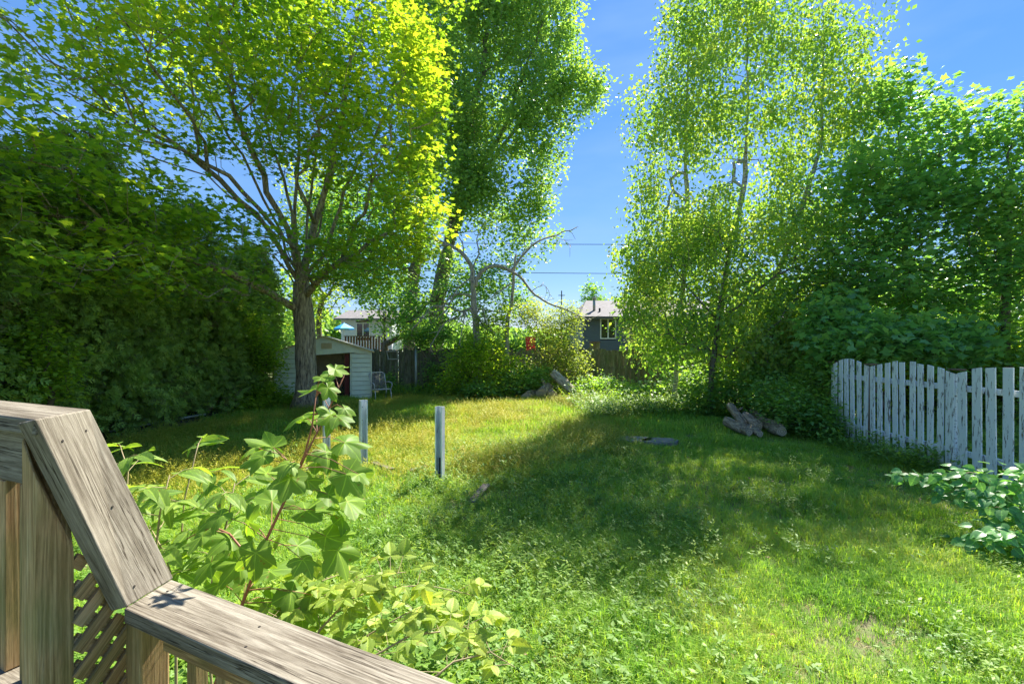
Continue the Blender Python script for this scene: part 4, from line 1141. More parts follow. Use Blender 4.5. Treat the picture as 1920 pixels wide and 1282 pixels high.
names = ['dark cedar right beside the shed wall', 'second cedar from the shed', 'third cedar from the shed', 'fourth cedar from the shed, behind the maple boughs', 'fifth cedar from the shed', 'sixth cedar from the shed, midway along the hedge',
         'cedar behind the far end of the white pipe', 'cedar behind the near end of the white pipe', 'cedar just above the deck rail corner', 'cedar at the left edge of the photo', 'nearest cedar, partly out of the photo at left']
for i, (y, nm) in enumerate(zip(cy, names)):
    fm, tm, h = variants[i % 3]
    x = -9.35 + random.uniform(-.15, .15) - (.15 if y > 16 else 0)
    root = empty('cedar_tree', (x, y, 0), random.uniform(0, 6.28), label=nm, cat='tree', group='cedars in the tall hedge')
    sc_ = (.80 + .024 * (17.6 - y)) * random.uniform(.94, 1.06); root.scale = (1, 1, min(sc_, 1.04))
    for nme, me in (('foliage', fm), ('trunk', tm)):
        o = bpy.data.objects.new(nme, me); COL.objects.link(o); o.parent = root
for i, (x, y, nm) in enumerate(((-11.2, 16.8, 'back row cedar seen above the hedge behind the shed corner'), (-11.4, 13.8, 'back row cedar behind the middle of the hedge'), (-11.5, 10.6, 'back row cedar behind the pipe end of the hedge'))):
    fm, tm, h = variants[(i + 1) % 3]
    root = empty('cedar_tree', (x, y, 0), random.uniform(0, 6.28), label=nm, cat='tree', group='cedars in the tall hedge')
    root.scale = (1.2, 1.2, .86)
    for nme, me in (('foliage', fm), ('trunk', tm)):
        o = bpy.data.objects.new(nme, me); COL.objects.link(o); o.parent = root

# ---- tall trees beyond the back fence
b0 = P(815, 0, 23.5)
tree('tall_tree', 'tallest tree, full narrow crown of small green leaves beyond the fence at centre', 'tree', GT, (b0[0], 23.5),
     [P(820, 560, 23.5), P(838, 480, 23.5), P(852, 400, 23.5)], .36,
     [B(905, 40, 23.5, 110, 170, 2.6), B(985, -60, 23.5, 130, 150, 2.6), B(880, 230, 23.5, 105, 120, 2.5), B(985, 200, 23, 90, 110, 2.3), B(1060, 175, 23, 80, 85, 2, 1.1), B(1115, 150, 23, 42, 50, 1.2, 1.2), B(1020, 90, 23, 70, 100, 1.6, 1), B(800, 330, 23.2, 50, 110, 1.3, .8),
      B(1020, 300, 23, 55, 80, 1.7), B(1060, 60, 23.2, 45, 60, 1.6), B(880, 330, 22, 90, 120, 1.2, 1.6), B(860, 180, 22.3, 70, 120, 1.2, 1.4), B(905, 370, 23, 85, 90, 2), B(975, 430, 22.8, 75, 70, 1.6, .8), B(850, 480, 23.5, 60, 50, 1.6, .6), B(1005, 390, 22.6, 48, 75, 1.4, 1), B(975, 500, 22.2, 45, 35, 1.2, 1), B(905, 530, 22.4, 60, 40, 1.3, 1)], 1650,
     (DIAM, .17, 42, .28, M['tall_leaf'], dict(tilt=.8, hang=.7, jit=.45)), alpha=.45, near=8,
     limbs=[limb((852, 400, 23.5), (870, 280, 23.5), (905, 120, 23.5), (930, -60, 23.5)), limb((838, 480, 23.5), (880, 360, 23.4), (950, 230, 23.2), (1010, 60, 23)),
            limb((852, 400, 23.5), (930, 290, 23.2), (1010, 190, 23), (1100, 140, 23))], shell=.6)
b0 = P(765, 0, 25)
tree('tall_tree', 'dark leafy tree with leaning trunks between the maple and the tallest tree', 'tree', GT, (b0[0], 25),
     [P(770, 560, 25), P(790, 430, 25), P(800, 300, 25)], .3,
     [B(800, 200, 25, 60, 160, 2), B(755, 400, 25, 80, 110, 2.2), B(700, 500, 25.5, 75, 75, 2, 1), B(800, 30, 25, 80, 140, 2), B(640, 430, 26, 80, 110, 2, .8)], 1000,
     (DIAM, .21, 26, .3, M['dark_leaf'], dict(tilt=.8, hang=.7)), alpha=.45, near=8)
b0 = P(598, 0, 27)
tree('bushy_tree', 'low dark bushy tree behind the shed roof, above the blue parasol', 'tree', GT, (b0[0], 27), [P(598, 590, 27), P(606, 550, 27)], .15,
     [B(630, 520, 27, 70, 50, 2), B(590, 560, 26.5, 50, 50, 2), B(705, 560, 26.5, 40, 34, 1.3), B(600, 400, 28, 70, 110, 2.4)], 650, (DIAM, .19, 12, .3, M['shrub_leaf'], dict(tilt=.8)))
b0 = P(722, 0, 22)
tree('evergreen_tree', 'dark green tree drooping over the back fence right of the white house', 'tree', GT, (b0[0], 22), [P(722, 580, 22)], .15,
     [B(722, 545, 22, 50, 40, 1.2), B(745, 595, 21.6, 60, 40, 1), B(780, 570, 21.6, 45, 60, 1), B(800, 620, 21.2, 60, 35, 1), B(862, 560, 21.8, 55, 55, 1.2), B(915, 520, 22, 40, 45, 1.1), B(965, 560, 21.8, 40, 40, 1.1)], 760, (DIAM, .15, 12, .2, M['dark_leaf'], dict(tilt=.8, hang=.5)))

# ---- dead tree with bare curling branches
def Q(cx, cy_, Y): return P(760 + cx / 3.206, 400 + cy_ / 3.206, Y)
dt = empty('dead_tree', tuple(np.append(Q(430, 0, 18.6)[:2], 0)), label='dead grey tree with bare crooked branches in front of the back fence', cat='tree', group=GT)
def crook(pts, r0, r1, name, n=7, Y=18.6, dy=0.0):
    pp = [Q(a, b_, Y + dy * i) for i, (a, b_) in enumerate(pts)]
    # smooth through the points
    out = []
    for i in range(len(pp) - 1):
        p0, p1, p2, p3 = pp[max(i - 1, 0)], pp[i], pp[i + 1], pp[min(i + 2, len(pp) - 1)]
        for t in (0, .25, .5, .75):
            out.append(.5 * ((2 * p1) + (-p0 + p2) * t + (2 * p0 - 5 * p1 + 4 * p2 - p3) * t * t + (-p0 + 3 * p1 - 3 * p2 + p3) * t ** 3))
    out.append(pp[-1]); k = len(out)
    out = [o + rng.normal(0, .012, 3) for o in out]
    rr_ = [r0 + (r1 - r0) * (i / (k - 1)) ** .8 for i in range(k)]
    me = MB().tube(out, rr_, n)
    return me, out
me, o1 = crook([(440, 1150), (432, 900), (425, 700), (415, 560), (405, 420), (400, 330), (350, 250), (270, 195), (150, 150), (50, 110)], .17, .035, 'trunk', 10)
me.build('trunk', M['dead_bark'], dt, smooth=True)
me, o2 = crook([(640, 1150), (610, 860), (615, 640), (640, 540), (650, 372), (665, 250)], .12, .04, 'trunk', 9, 18.9)
me.build('trunk', M['dead_bark'], dt, smooth=True)
brs = [([(420, 440), (430, 390), (470, 340), (545, 315), (630, 345), (700, 390), (760, 470), (860, 540), (1000, 590), (1110, 650)], .08, .008),
       ([(600, 330), (640, 340), (700, 260), (780, 180), (860, 145), (960, 110), (1035, 85)], .05, .006),
       ([(405, 510), (380, 490), (330, 485), (270, 500), (210, 580), (130, 600), (50, 690)], .04, .007),
       ([(425, 640), (380, 570), (340, 620), (250, 650), (190, 730), (145, 800)], .03, .006),
       ([(420, 600), (370, 580), (345, 680), (320, 790)], .025, .006),
       ([(415, 560), (330, 590), (250, 560), (150, 565), (100, 640), (30, 700)], .03, .005),
       ([(440, 620), (470, 680), (540, 720)], .03, .008), ([(405, 420), (380, 400), (300, 470), (260, 560), (180, 640)], .03, .005),
       ([(430, 600), (460, 560), (480, 640), (490, 690)], .03, .01), ([(270, 195), (220, 190), (150, 230), (60, 260)], .03, .005),
       ([(760, 470), (830, 430), (880, 500)], .012, .003), ([(640, 420), (560, 470), (500, 520)], .025, .005), ([(860, 145), (930, 150), (1000, 200)], .01, .003),
       ([(400, 330), (440, 240), (430, 150), (470, 60)], .03, .006), ([(350, 250), (330, 150), (240, 60), (200, -20)], .02, .005)]
for k, (pts, ra, rb) in enumerate(brs):
    me, out = crook(pts, ra * 1.35, rb * 2.4, 'branch', 6, 18.6 if k != 1 else 18.8, random.uniform(-.22, -.08) if k in (2, 3, 4, 5, 6, 7, 8) else random.uniform(-.06, .03))
    for j in range(3, len(out) - 1, 2):               # side twigs
        a = out[j]; d = out[j + 1] - out[j - 1]; d = d / max(np.linalg.norm(d), .01)
        s_ = rng.normal(0, 1, 3); s_ -= d * s_.dot(d); s_ /= np.linalg.norm(s_)
        l = random.uniform(.25, .7)
        me.tube([a, a + (d * .5 + s_ * .5) * l * .5 + rng.normal(0, .02, 3), a + (d * .7 + s_) * l * .7 + np.array([0, 0, -.05])], [.014, .01, .006], 3)
    me.build('branch', M['dead_bark'], dt, smooth=True)

# ---- shrubs
SG = 'shrubs along the back fence'
def bush(label, x, y, blobs, natt, size, m, tm=DIAM, per=3, spread=.1, cat='shrub', group=SG, single=0, name='leafy_shrub', tilt=.6, hang=0.0, rb=.05, near=8, bark=None, alpha=.3, st=None):
    return tree(name, label, cat, group, (x, y), [(x, y, .12), (x + .02, y, .3)], rb, blobs, natt, (tm, size, per * 4, spread * 1.35, m, dict(tilt=tilt, hang=hang)), alpha=alpha, bark=bark or M['twig'], single=single, near=near, seg=.4, rtip=.003, flare=False, zmin=.05, single_tmpl=st)
def bushpx(label, px_, Y, blobs, *a, **k): return bush(label, P(px_, 0, Y)[0], Y, blobs, *a, **k)
bushpx('bright yellow green shrub growing round the dead tree trunk', 900, 18.2, [B(895, 670, 18.2, 62, 48, 1.1), B(858, 705, 17.8, 42, 38, .8), B(925, 600, 18.6, 34, 42, .8), B(925, 722, 17.8, 45, 30, .8), B(965, 690, 18.4, 30, 30, .6)], 560, .12, M['shrub_leaf'], per=4, spread=.12)
bushpx('pale fine leaved shrub hiding the left side of the grey house', 1035, 19.2, [B(1035, 630, 19.2, 48, 55, 1), B(1058, 592, 19.4, 36, 28, .8), B(995, 590, 19.4, 34, 34, .8), B(1075, 680, 18.8, 32, 40, .7), B(1030, 690, 19, 40, 30, .6)], 560, .09, M['pale_leaf'], per=5, spread=.12)
bushpx('dark shrub against the back fence between the metal pole and the dead tree', 790, 19.4, [B(800, 630, 19.6, 55, 22, .5), B(812, 700, 19.2, 20, 40, .4), B(735, 715, 19.4, 14, 22, .3)], 240, .11, M['under_leaf'], per=4)
bushpx('low glossy green shrub spilling over the log heap', 965, 17.9, [B(965, 715, 17.9, 60, 22, .7), B(905, 735, 17.3, 50, 22, .6), B(1010, 705, 18.3, 40, 20, .6)], 330, .11, M['under_leaf'], per=4)
bushpx('leafy shrub right of the leaning log with whitish flower tufts', 1120, 18.0, [B(1130, 728, 18, 55, 26, .7), B(1095, 738, 17.4, 40, 20, .6), B(1180, 735, 17.8, 45, 20, .7)], 300, .10, M['under_leaf'], per=4)
bushpx('pale rounded shrub in front of the right end of the grey house', 1200, 19.4, [B(1212, 622, 19.4, 42, 36, .7), B(1240, 570, 19.6, 50, 55, 1), B(1262, 630, 19.4, 45, 28, .7)], 460, .085, M['pale_leaf'], per=5)
bushpx('dark undergrowth shrub left of the birch trunks', 1230, 16.6, [B(1235, 745, 16.5, 70, 24, .9), B(1180, 753, 16.2, 50, 12, .7), B(1300, 725, 16.5, 55, 42, .9)], 420, .12, M['under_leaf'], per=4, spread=.12)
bushpx('dark bush filling the foot of the birches behind the log pile', 1390, 13.6, [B(1380, 725, 13.8, 90, 45, 1), B(1320, 745, 13.6, 50, 30, .8), B(1460, 730, 13, 60, 45, .9)], 520, .12, M['under_leaf'], per=4, spread=.12)
bushpx('green undergrowth shrub right of the log pile', 1500, 10.9, [B(1500, 770, 10.9, 60, 42, .7), B(1555, 790, 10.4, 45, 45, .6), B(1460, 745, 11.6, 60, 32, .7)], 520, .11, M['under_leaf'], tm=OVATE_LO, per=4, spread=.1)
bushpx('low leafy shrub against the far end of the white pickets', 1580, 10.6, [B(1585, 730, 10.6, 40, 60, .5), B(1560, 700, 11.2, 55, 50, .6)], 380, .11, M['under_leaf'], tm=OVATE_LO, per=4)
bushpx('leafy shrub at the foot of the cedar next to the shed', 505, 15.6, [B(500, 745, 15.4, 45, 25, .6), B(465, 765, 14.8, 45, 18, .6), B(535, 755, 15.6, 25, 14, .4)], 320, .10, M['shrub_leaf'], per=4)
bushpx('yellow green shrub overhanging the left shed corner', 470, 15.8, [B(480, 650, 15.8, 60, 60, .7), B(440, 610, 15.4, 60, 50, .8), B(505, 690, 16, 35, 40, .5)], 420, .10, M['shrub_leaf'], per=4)
bushpx('light green bush in front of the leftmost visible cedar', 60, 8.4, [B(40, 650, 8.4, 90, 70, .4), B(90, 710, 8.4, 60, 40, .3)], 330, .09, M['shrub_leaf'], per=4)
for k, (px_, Y, w, h, lab) in enumerate(((1760, 12.5, 120, 90, 'green thicket seen through the gaps of the middle pickets'), (1900, 11.5, 110, 100, 'green thicket seen through the rightmost pickets'), (1650, 15, 140, 90, 'dark thicket behind the far pickets'), (1840, 15.5, 150, 130, 'tall thicket over the brown neighbour fence'))):
    bushpx(lab, px_, Y, [B(px_, 700, Y, w, h, 1.4)], 520, .14, (M['shrub_leaf'], M['under_leaf'])[k % 2], per=4, spread=.15, group='thickets beyond the picket fence')

# ---- birches
def birch(px_, Y, tr, blobs, natt, lab, rb=.075):
    b0 = P(px_, 0, Y)
    tree('birch_tree', lab, 'tree', 'slender birches at the right', (b0[0], Y), [P(a, c_, Y + d_) for a, c_, d_ in tr], rb, blobs, natt, (DIAM, .115, 18, .19, M['birch_leaf'], dict(tilt=.9, hang=1.2, jit=.45)),
         alpha=.3, bark=M['birch_bark'], near=8, shell=.55, rtip=.003, seg=.45, up=.15)
birch(1262, 15.6, [(1275, 600, 0), (1290, 450, 0), (1285, 300, 0), (1290, 120, 0), (1300, -60, 0)],
      [B(1295, 80, 15.6, 75, 130, 1.3, .7), B(1250, 230, 15.6, 90, 110, 1.4, .7), B(1215, 370, 15.4, 60, 70, 1.2, .6), B(1200, 520, 15.2, 55, 100, 1.1, 1.1), B(1270, 470, 15.6, 80, 110, 1.3, 1), B(1240, 640, 15.2, 70, 65, .9, 1.4), B(1165, 480, 15.2, 22, 40, .5, .5)], 1150, 'leftmost birch with its crown beside the open sky')
birch(1338, 14.6, [(1345, 640, 0), (1365, 480, 0), (1395, 350, 0), (1403, 200, 0), (1400, 20, 0), (1400, -120, 0)],
      [B(1400, 40, 14.6, 110, 120, 1.5, .65), B(1350, 210, 14.6, 105, 120, 1.4, .75), B(1340, 430, 14.4, 90, 100, 1.3, 1.1), B(1370, 600, 14.0, 100, 90, 1.2, 1.6), B(1470, 330, 14.6, 60, 80, 1.1, .8)], 1300, 'middle birch with the pale trunk showing high in its crown')
birch(1400, 14.2, [(1410, 660, 0), (1440, 560, 0), (1500, 400, 0), (1540, 270, 0), (1545, 90, 0), (1540, -60, 0)],
      [B(1545, 90, 14.2, 125, 120, 1.5, .65), B(1590, 230, 14.2, 100, 110, 1.4, .95), B(1480, 200, 14.2, 60, 130, 1.2, .7), B(1500, 420, 14.0, 95, 95, 1.3, 1.3), B(1480, 610, 13.5, 95, 90, 1.1, 1.7), B(1560, 560, 13.6, 80, 90, 1.1, 1.2)], 1350, 'rightmost birch leaning toward the broad leaved maple')
birch(1450, 13.4, [(1455, 680, 0), (1450, 600, 0)], [B(1440, 660, 13.3, 80, 50, .8, 1), B(1520, 650, 13, 60, 50, .8, 1)], 350, 'short birch stem under the hanging boughs behind the log pile', .06)

b0 = P(1330, 0, 13.6)
tree('small_leaved_tree', 'dense small leaved tree under the birch crowns, its boughs hanging nearly to the ground', 'tree', GT, (b0[0], 13.6), [P(1335, 690, 13.6), P(1345, 600, 13.6), P(1360, 500, 13.6)], .08,
     [B(1235, 520, 13.9, 85, 110, 1.1), B(1330, 470, 13.6, 95, 120, 1.2), B(1440, 500, 13.3, 105, 125, 1.3), B(1560, 520, 12.9, 95, 110, 1.2), B(1290, 640, 13.7, 110, 60, 1), B(1450, 650, 13.1, 120, 55, 1), B(1190, 600, 14.2, 45, 60, .8)], 1150,
     (DIAM, .11, 11, .17, M['birch_leaf'], dict(tilt=.8, hang=.8, jit=.4)), alpha=.3, near=7, limbs=[limb((1345, 600, 13.6), (1260, 500, 13.8), (1210, 450, 14)), limb((1345, 600, 13.6), (1450, 520, 13.3), (1560, 470, 12.9))])

# ---- broad leaved trees at the right
def rtree(px_, Y, tr, blobs, natt, lab, size=.16, rb=.12, lm='right_leaf', single=300, per=3):
    b0 = P(px_, 0, Y)
    tree('broadleaf_tree', lab, 'tree', GT, (b0[0], Y), [P(a, c_, Y) for a, c_ in tr], rb, blobs, natt, (MAPLE_LO, size, per + 9, .27, M[lm], dict(flat=.6, tilt=.5)), alpha=.3, bark=M['dark_bark'], single=single, near=6, rtip=.004)
rtree(1690, 13.2, [(1690, 600), (1700, 440), (1715, 300)], [B(1740, 260, 13, 75, 95, 1.4, .9), B(1680, 180, 13, 45, 60, 1, .8), B(1640, 370, 13, 110, 110, 1.6, .9), B(1720, 420, 12.6, 110, 90, 1.6, 1), B(1630, 520, 12.6, 120, 90, 1.5, 1.2), B(1760, 560, 12.6, 110, 80, 1.5, 1.2), B(1800, 330, 12.8, 60, 90, 1.2, .8)], 1300, 'dense broad leaved maple rising behind the picket fence')
rtree(1885, 11.5, [(1885, 600), (1890, 450), (1895, 330)], [B(1895, 260, 11.5, 50, 90, 1.1, .8), B(1885, 400, 11.4, 60, 90, 1.1, .8), B(1920, 520, 11, 60, 80, 1.1, .8), B(1850, 480, 11.4, 50, 60, .9, .8), B(1990, 350, 11, 60, 150, 1.2, .6)], 620, 'slender tree with a bare brown trunk at the right edge of the photo', .14, .09, single=150)
rtree(1870, 14, [(1868, 640), (1865, 500)], [B(1840, 620, 14.5, 80, 50, 1.2), B(1910, 470, 14.5, 70, 90, 1.2)], 380, 'thin back tree between the broad maple and the right edge', .14, .08, 'shrub_leaf', 0)
# vine over the fence
b0 = P(1640, 0, 10.9)
bush('broad leaved vine hanging over the far part of the picket fence', b0[0] + .35, 10.9, [B(1600, 640, 10.8, 90, 45, .6), B(1690, 640, 10.4, 110, 42, .6), B(1780, 640, 10.6, 70, 35, .6), B(1560, 600, 11.4, 60, 50, .6)], 420, .17, M['right_leaf'], tm=MAPLE_LO, per=3, spread=.12, cat='vine', group=None, name='climbing_vine', single=250, tilt=.8)

# ---- distant trees and the woods closing the view
b0 = P(1110, 0, 55)
tree('spruce_tree', 'small distant conifer standing above the grey house chimney', 'tree', 'far trees', (b0[0], 55), [P(1110, 600, 55), P(1110, 530, 55)], .25, [B(1110, 540, 55, 22, 9, 1.4), B(1112, 560, 55, 27, 9, 1.6), B(1105, 528, 55, 8, 6, .5)], 190, (DIAM, .32, 4, .2, M['dark_leaf'], dict(tilt=.8)))
b0 = P(1160, 0, 60)
tree('distant_tree', 'far round tree low above the right end of the house roof', 'tree', 'far trees', (b0[0], 60), [P(1170, 600, 60)], .25, [B(1170, 566, 60, 30, 16, 2), B(1225, 550, 60, 45, 30, 2.4)], 260, (DIAM, .4, 4, .3, M['tall_leaf'], dict(tilt=.8)))
def woods(name, regions, n, size, m):
    pts = blob_points(regions, n, .33, .2)
    nn = rng.normal(0, 1, (n, 3)); yy = rng.normal(0, 1, (n, 3))
    o = link(name, leaves_mesh(name, DIAM, pts, rotmats(nn, yy), rng.uniform(size * .6, size * 1.2, n), m)); o['kind'] = 'stuff'
    return tag(o, cat='woodland')
o = woods('far_woodland', [(x_, 72 + 4 * math.sin(x_), 2.2, 7, 3.5, 3.0 + 1.2 * math.sin(x_ * 1.7)) for x_ in range(-60, 60, 7)], 42000, .9, M['tall_leaf']); tag(o, 'low distant woodland along the horizon')
o = woods('side_woodland', [(x_, 30 + abs(x_ - 20) * .1, 2.5, 3, 2, 4.0 + 1.6 * math.sin(x_)) for x_ in np.arange(15.5, 44, 3.5)], 26000, .38, M['dark_leaf']); tag(o, 'dense green woodland behind the right trees')
o = woods('left_woodland', [(x_, 38, 3, 3, 2, 4.6 + 1.5 * math.sin(x_ * 2)) for x_ in np.arange(-48, -4, 3.4) if not -15.5 < x_ < -8.5], 24000, .42, M['tall_leaf']); tag(o, 'green woodland behind the cedars and the shed')

# ================================================================== FOREGROUND PLANTS
def lmesh(tm, m):
    me = mesh('leaf', tm[0], tm[1], m, True, {'rnd': np.zeros(len(tm[0])), 'vein': tm[2]}); return me
def put(me, par, pos, nrm, yd, size):
    Rm = rotmats(np.array([nrm], float), np.array([yd], float))[0]
    o = bpy.data.objects.new('leaf', me); COL.objects.link(o); o.parent = par
    mw = Matrix(Rm.tolist()).to_4x4() @ Matrix.Scale(float(size), 4)
    mw.translation = Vector([float(c_) for c_ in pos]) - par.location
    o.matrix_basis = mw; return o
bigm = [lmesh(big_maple(b_, i_), M['sapling_leaf']) for i_, b_ in enumerate((.25, .55, -.2, .4, .8, .1))]
sap = empty('maple_sapling', (-1.15, 1.72, 0), label='young maple sapling with large lobed leaves and red stems just beyond the deck rail', cat='sapling')
SY = 1.78
st1 = [P(330, 1500, SY), P(455, 1130, SY), P(500, 1010, SY), P(545, 915, SY), P(572, 855, SY + .02), P(600, 800, SY + .04), P(628, 742, SY + .05), P(645, 705, SY + .06)]
st0 = np.array([st1[0][0] + .05, SY, 0.0])
stem_pts = [st0] + st1
MB().tube(stem_pts, [.009, .0075, .0065, .0055, .0048, .004, .003, .0024, .0016], 8).build('stem', M['red_stem'], sap, smooth=True)
st2 = [P(545, 915, SY), P(572, 850, SY - .04), P(585, 800, SY - .06), P(592, 745, SY - .07)]
MB().tube(st2, [.0055, .004, .003, .002], 7).build('stem', M['red_stem'], sap, smooth=True)
st3 = [P(480, 1060, SY), P(430, 1000, SY + .1), P(395, 985, SY + .15), P(350, 1010, SY + .2)]
MB().tube(st3, [.005, .004, .003, .002], 7).build('stem', M['red_stem'], sap, smooth=True)
allst = []
for s_ in (st1[1:], st2, st3):
    for i in range(len(s_) - 1):
        for t in np.linspace(0, 1, 6): allst.append(s_[i] + (s_[i + 1] - s_[i]) * t)
allst = np.array(allst)
spec = [(165, 270, 150), (120, 310, 130), (470, 250, 165), (390, 290, 150), (480, 385, 175), (240, 400, 150), (310, 410, 120), (305, 540, 185), (480, 500, 175), (455, 570, 130), (160, 500, 160), (60, 590, 160),
        (390, 650, 175), (440, 710, 180), (290, 750, 130), (90, 720, 160), (240, 890, 160), (330, 900, 160), (160, 920, 150), (50, 850, 140), (410, 130, 130), (290, 135, 140), (345, 20, 110), (400, 15, 95),
        (470, 105, 90), (530, 385, 110), (350, 150, 110), (440, 140, 110), (90, 270, 110), (200, 640, 140), (-20, 660, 150), (-60, 560, 130), (20, 760, 150), (150, 800, 150), (350, 330, 120), (230, 340, 110),
        (420, -40, 85), (460, -70, 70), (370, -30, 80), (430, -65, 90), (-100, 760, 140), (-60, 850, 150), (60, 940, 150), (290, 960, 150), (400, 470, 120), (140, 380, 120), (270, 690, 130), (-140, 650, 120)]
for k, (a, c_, s_) in enumerate(spec):
    px_, py_ = 440 + a / 2.281, 720 + c_ / 2.281
    Y = SY + random.uniform(-.1, .14)
    p = P(px_, py_, Y); j = int(np.argmin(np.sum((allst - p - np.array([0, 0, -.03])) ** 2, axis=1))); sp = allst[j]
    out = p - sp; out[2] *= .3; out = out / max(np.linalg.norm(out), .02)
    nrm = np.array([.1, -.5, .85]) + rng.normal(0, .3, 3) + out * .25
    yd = out + np.array([0, -.35, -.55]) + rng.normal(0, .2, 3)
    lf = put(random.choice(bigm), sap, p, nrm, yd, s_ / 2.281 / F * Y / .93)
    MB().tube([sp, (sp + p) / 2 + np.array([0, 0, .015]), p], [.0018, .0014, .0012], 5, cap=False).build('leaf_stalk', M['red_stem'], sap, smooth=True)

# young ash-like shoots left of the sapling
ashm = [lmesh(grid_leaf(ash, 14, 4, .2, d_, .015, 9), M['near_leaf']) for d_ in (.25, .5)]
sh_ = empty('leafy_shoots', (-1.5, 2.2, 0), label='young shoots with drooping pointed leaves between the sloping rail and the sapling', cat='shrub')
for (pts, n_) in (([(400, 1330), (385, 1120), (340, 1010), (345, 940), (372, 830)], 7), ([(290, 1330), (285, 1100), (300, 960), (318, 890)], 9), ([(240, 1200), (235, 960), (240, 880), (228, 845)], 7), ([(360, 1300), (400, 1080), (430, 960), (440, 905)], 9), ([(330, 1300), (330, 1110), (310, 1040), (280, 985)], 8)):
    Y = random.uniform(2.05, 2.5)
    pp = [P(a, c_, Y + .03 * i) for i, (a, c_) in enumerate(pts)]
    base = np.array([pp[0][0], Y, 0.])
    MB().tube([base] + pp, [.008, .007, .0055, .0045, .0035, .002][:len(pp) + 1] if len(pp) == 5 else [.008, .007, .0055, .004, .002], 7).build('stem', M['cane'], sh_, smooth=True)
    for j in range(n_):
        t = .3 + .7 * (j + .5) / n_; fi = t * (len(pp) - 1); i = min(int(fi), len(pp) - 2); sp = pp[i] + (pp[i + 1] - pp[i]) * (fi - i)
        a = j * 2.4 + random.random(); d = np.array([math.cos(a), math.sin(a), .25]); l = random.uniform(.1, .2); q = sp + d * l
        MB().tube([sp, sp + d * l * .6 + np.array([0, 0, .01]), q], [.002, .0015, .001], 4, cap=False).build('leaf_stalk', M['cane'], sh_, smooth=True)
        for u, sd in ((1, 0), (.72, 1), (.72, -1), (.4, 1), (.4, -1)):
            b_ = sp + d * l * u; side = np.array([-d[1], d[0], 0]) * sd
            put(random.choice(ashm), sh_, b_, np.array([0, -.3, 1]) + rng.normal(0, .3, 3), d * (.6 if sd else 1) + side * .9 + np.array([0, 0, -.5]), random.uniform(.085, .135))

# bramble canes in the bottom centre
brm = [lmesh(grid_leaf(ov, 16, 5, .15, d_, .03, 8), M['bramble_leaf']) for d_ in (.2, .45, .05)]
brb = empty('bramble', (-.6, 1.9, 0), label='bramble with pleated light green leaves arching beyond the lower deck rail', cat='bramble')
canes = [[(560, 1260, 1.75), (600, 1180, 1.8), (650, 1125, 1.85), (710, 1103, 1.9), (800, 1096, 1.95), (890, 1116, 2.0)],
         [(640, 1330, 1.6), (700, 1230, 1.7), (770, 1190, 1.75), (860, 1180, 1.8), (900, 1200, 1.8)],
         [(700, 1380, 1.55), (790, 1290, 1.6), (850, 1240, 1.68), (920, 1222, 1.72), (965, 1250, 1.72)],
         [(500, 1250, 1.75), (540, 1150, 1.8), (600, 1120, 1.85), (690, 1080, 1.95), (760, 1072, 2.0)],
         [(600, 1330, 1.7), (640, 1240, 1.75), (690, 1190, 1.8), (760, 1150, 1.85), (830, 1150, 1.9)],
         [(480, 1230, 1.75), (500, 1170, 1.8), (560, 1140, 1.85), (600, 1090, 1.95), (640, 1075, 2.0)]]
for cn in canes:
    pp = [P(*c_) for c_ in cn]; base = np.array([pp[0][0] - .1, pp[0][1], 0.])
    pts = [base] + pp
    MB().tube(pts, list(np.linspace(.006, .0015, len(pts))), 6).build('cane', M['cane'], brb, smooth=True)
    for i in range(len(pp) - 1):
        for t in np.linspace(0, 1, 5, endpoint=False):
            sp = pp[i] + (pp[i + 1] - pp[i]) * t
            a = random.uniform(0, 6.28); d = np.array([math.cos(a), math.sin(a) * .8, .35]); l = random.uniform(.05, .11); q = sp + d * l
            MB().tube([sp, q], [.0014, .001], 4, cap=False).build('leaf_stalk', M['cane'], brb)
            for dd, s_ in ((d, 1), (d * .3 + np.array([-d[1], d[0], 0]), .8), (d * .3 - np.array([-d[1], d[0], 0]), .8)):
                put(random.choice(brm), brb, q, np.array([0, -.35, 1]) + rng.normal(0, .28, 3), dd + np.array([0, -.1, -.35]), s_ * random.uniform(.052, .082))
# shrub with big leaves at the right edge
sdm = [lmesh(grid_leaf(rnd_leaf, 12, 4, .18, d_, .02, 7), M['side_leaf']) for d_ in (.2, .4)]
ss = empty('broadleaf_shrub', (5.0, 4.8, 0), label='sprawling shrub with broad oval leaves at the right edge below the pickets', cat='shrub')
arch = [[(1990, 1000, 4.9), (1900, 905, 5.0), (1820, 885, 5.1), (1740, 900, 5.3), (1690, 883, 5.5)], [(1985, 1050, 4.6), (1900, 935, 4.8), (1830, 915, 5.0), (1770, 925, 5.2)], [(1990, 1090, 4.4), (1900, 1000, 4.5), (1850, 1000, 4.6), (1800, 1040, 4.7)],
        [(1980, 1100, 4.3), (1900, 1060, 4.4), (1860, 1070, 4.4)], [(2000, 960, 4.9), (1925, 900, 5.0), (1880, 880, 5.2)], [(2000, 1050, 4.5), (1930, 960, 4.7), (1870, 950, 4.8), (1820, 960, 5.)], [(2010, 980, 4.6), (1960, 880, 4.7), (1900, 925, 4.8)]]
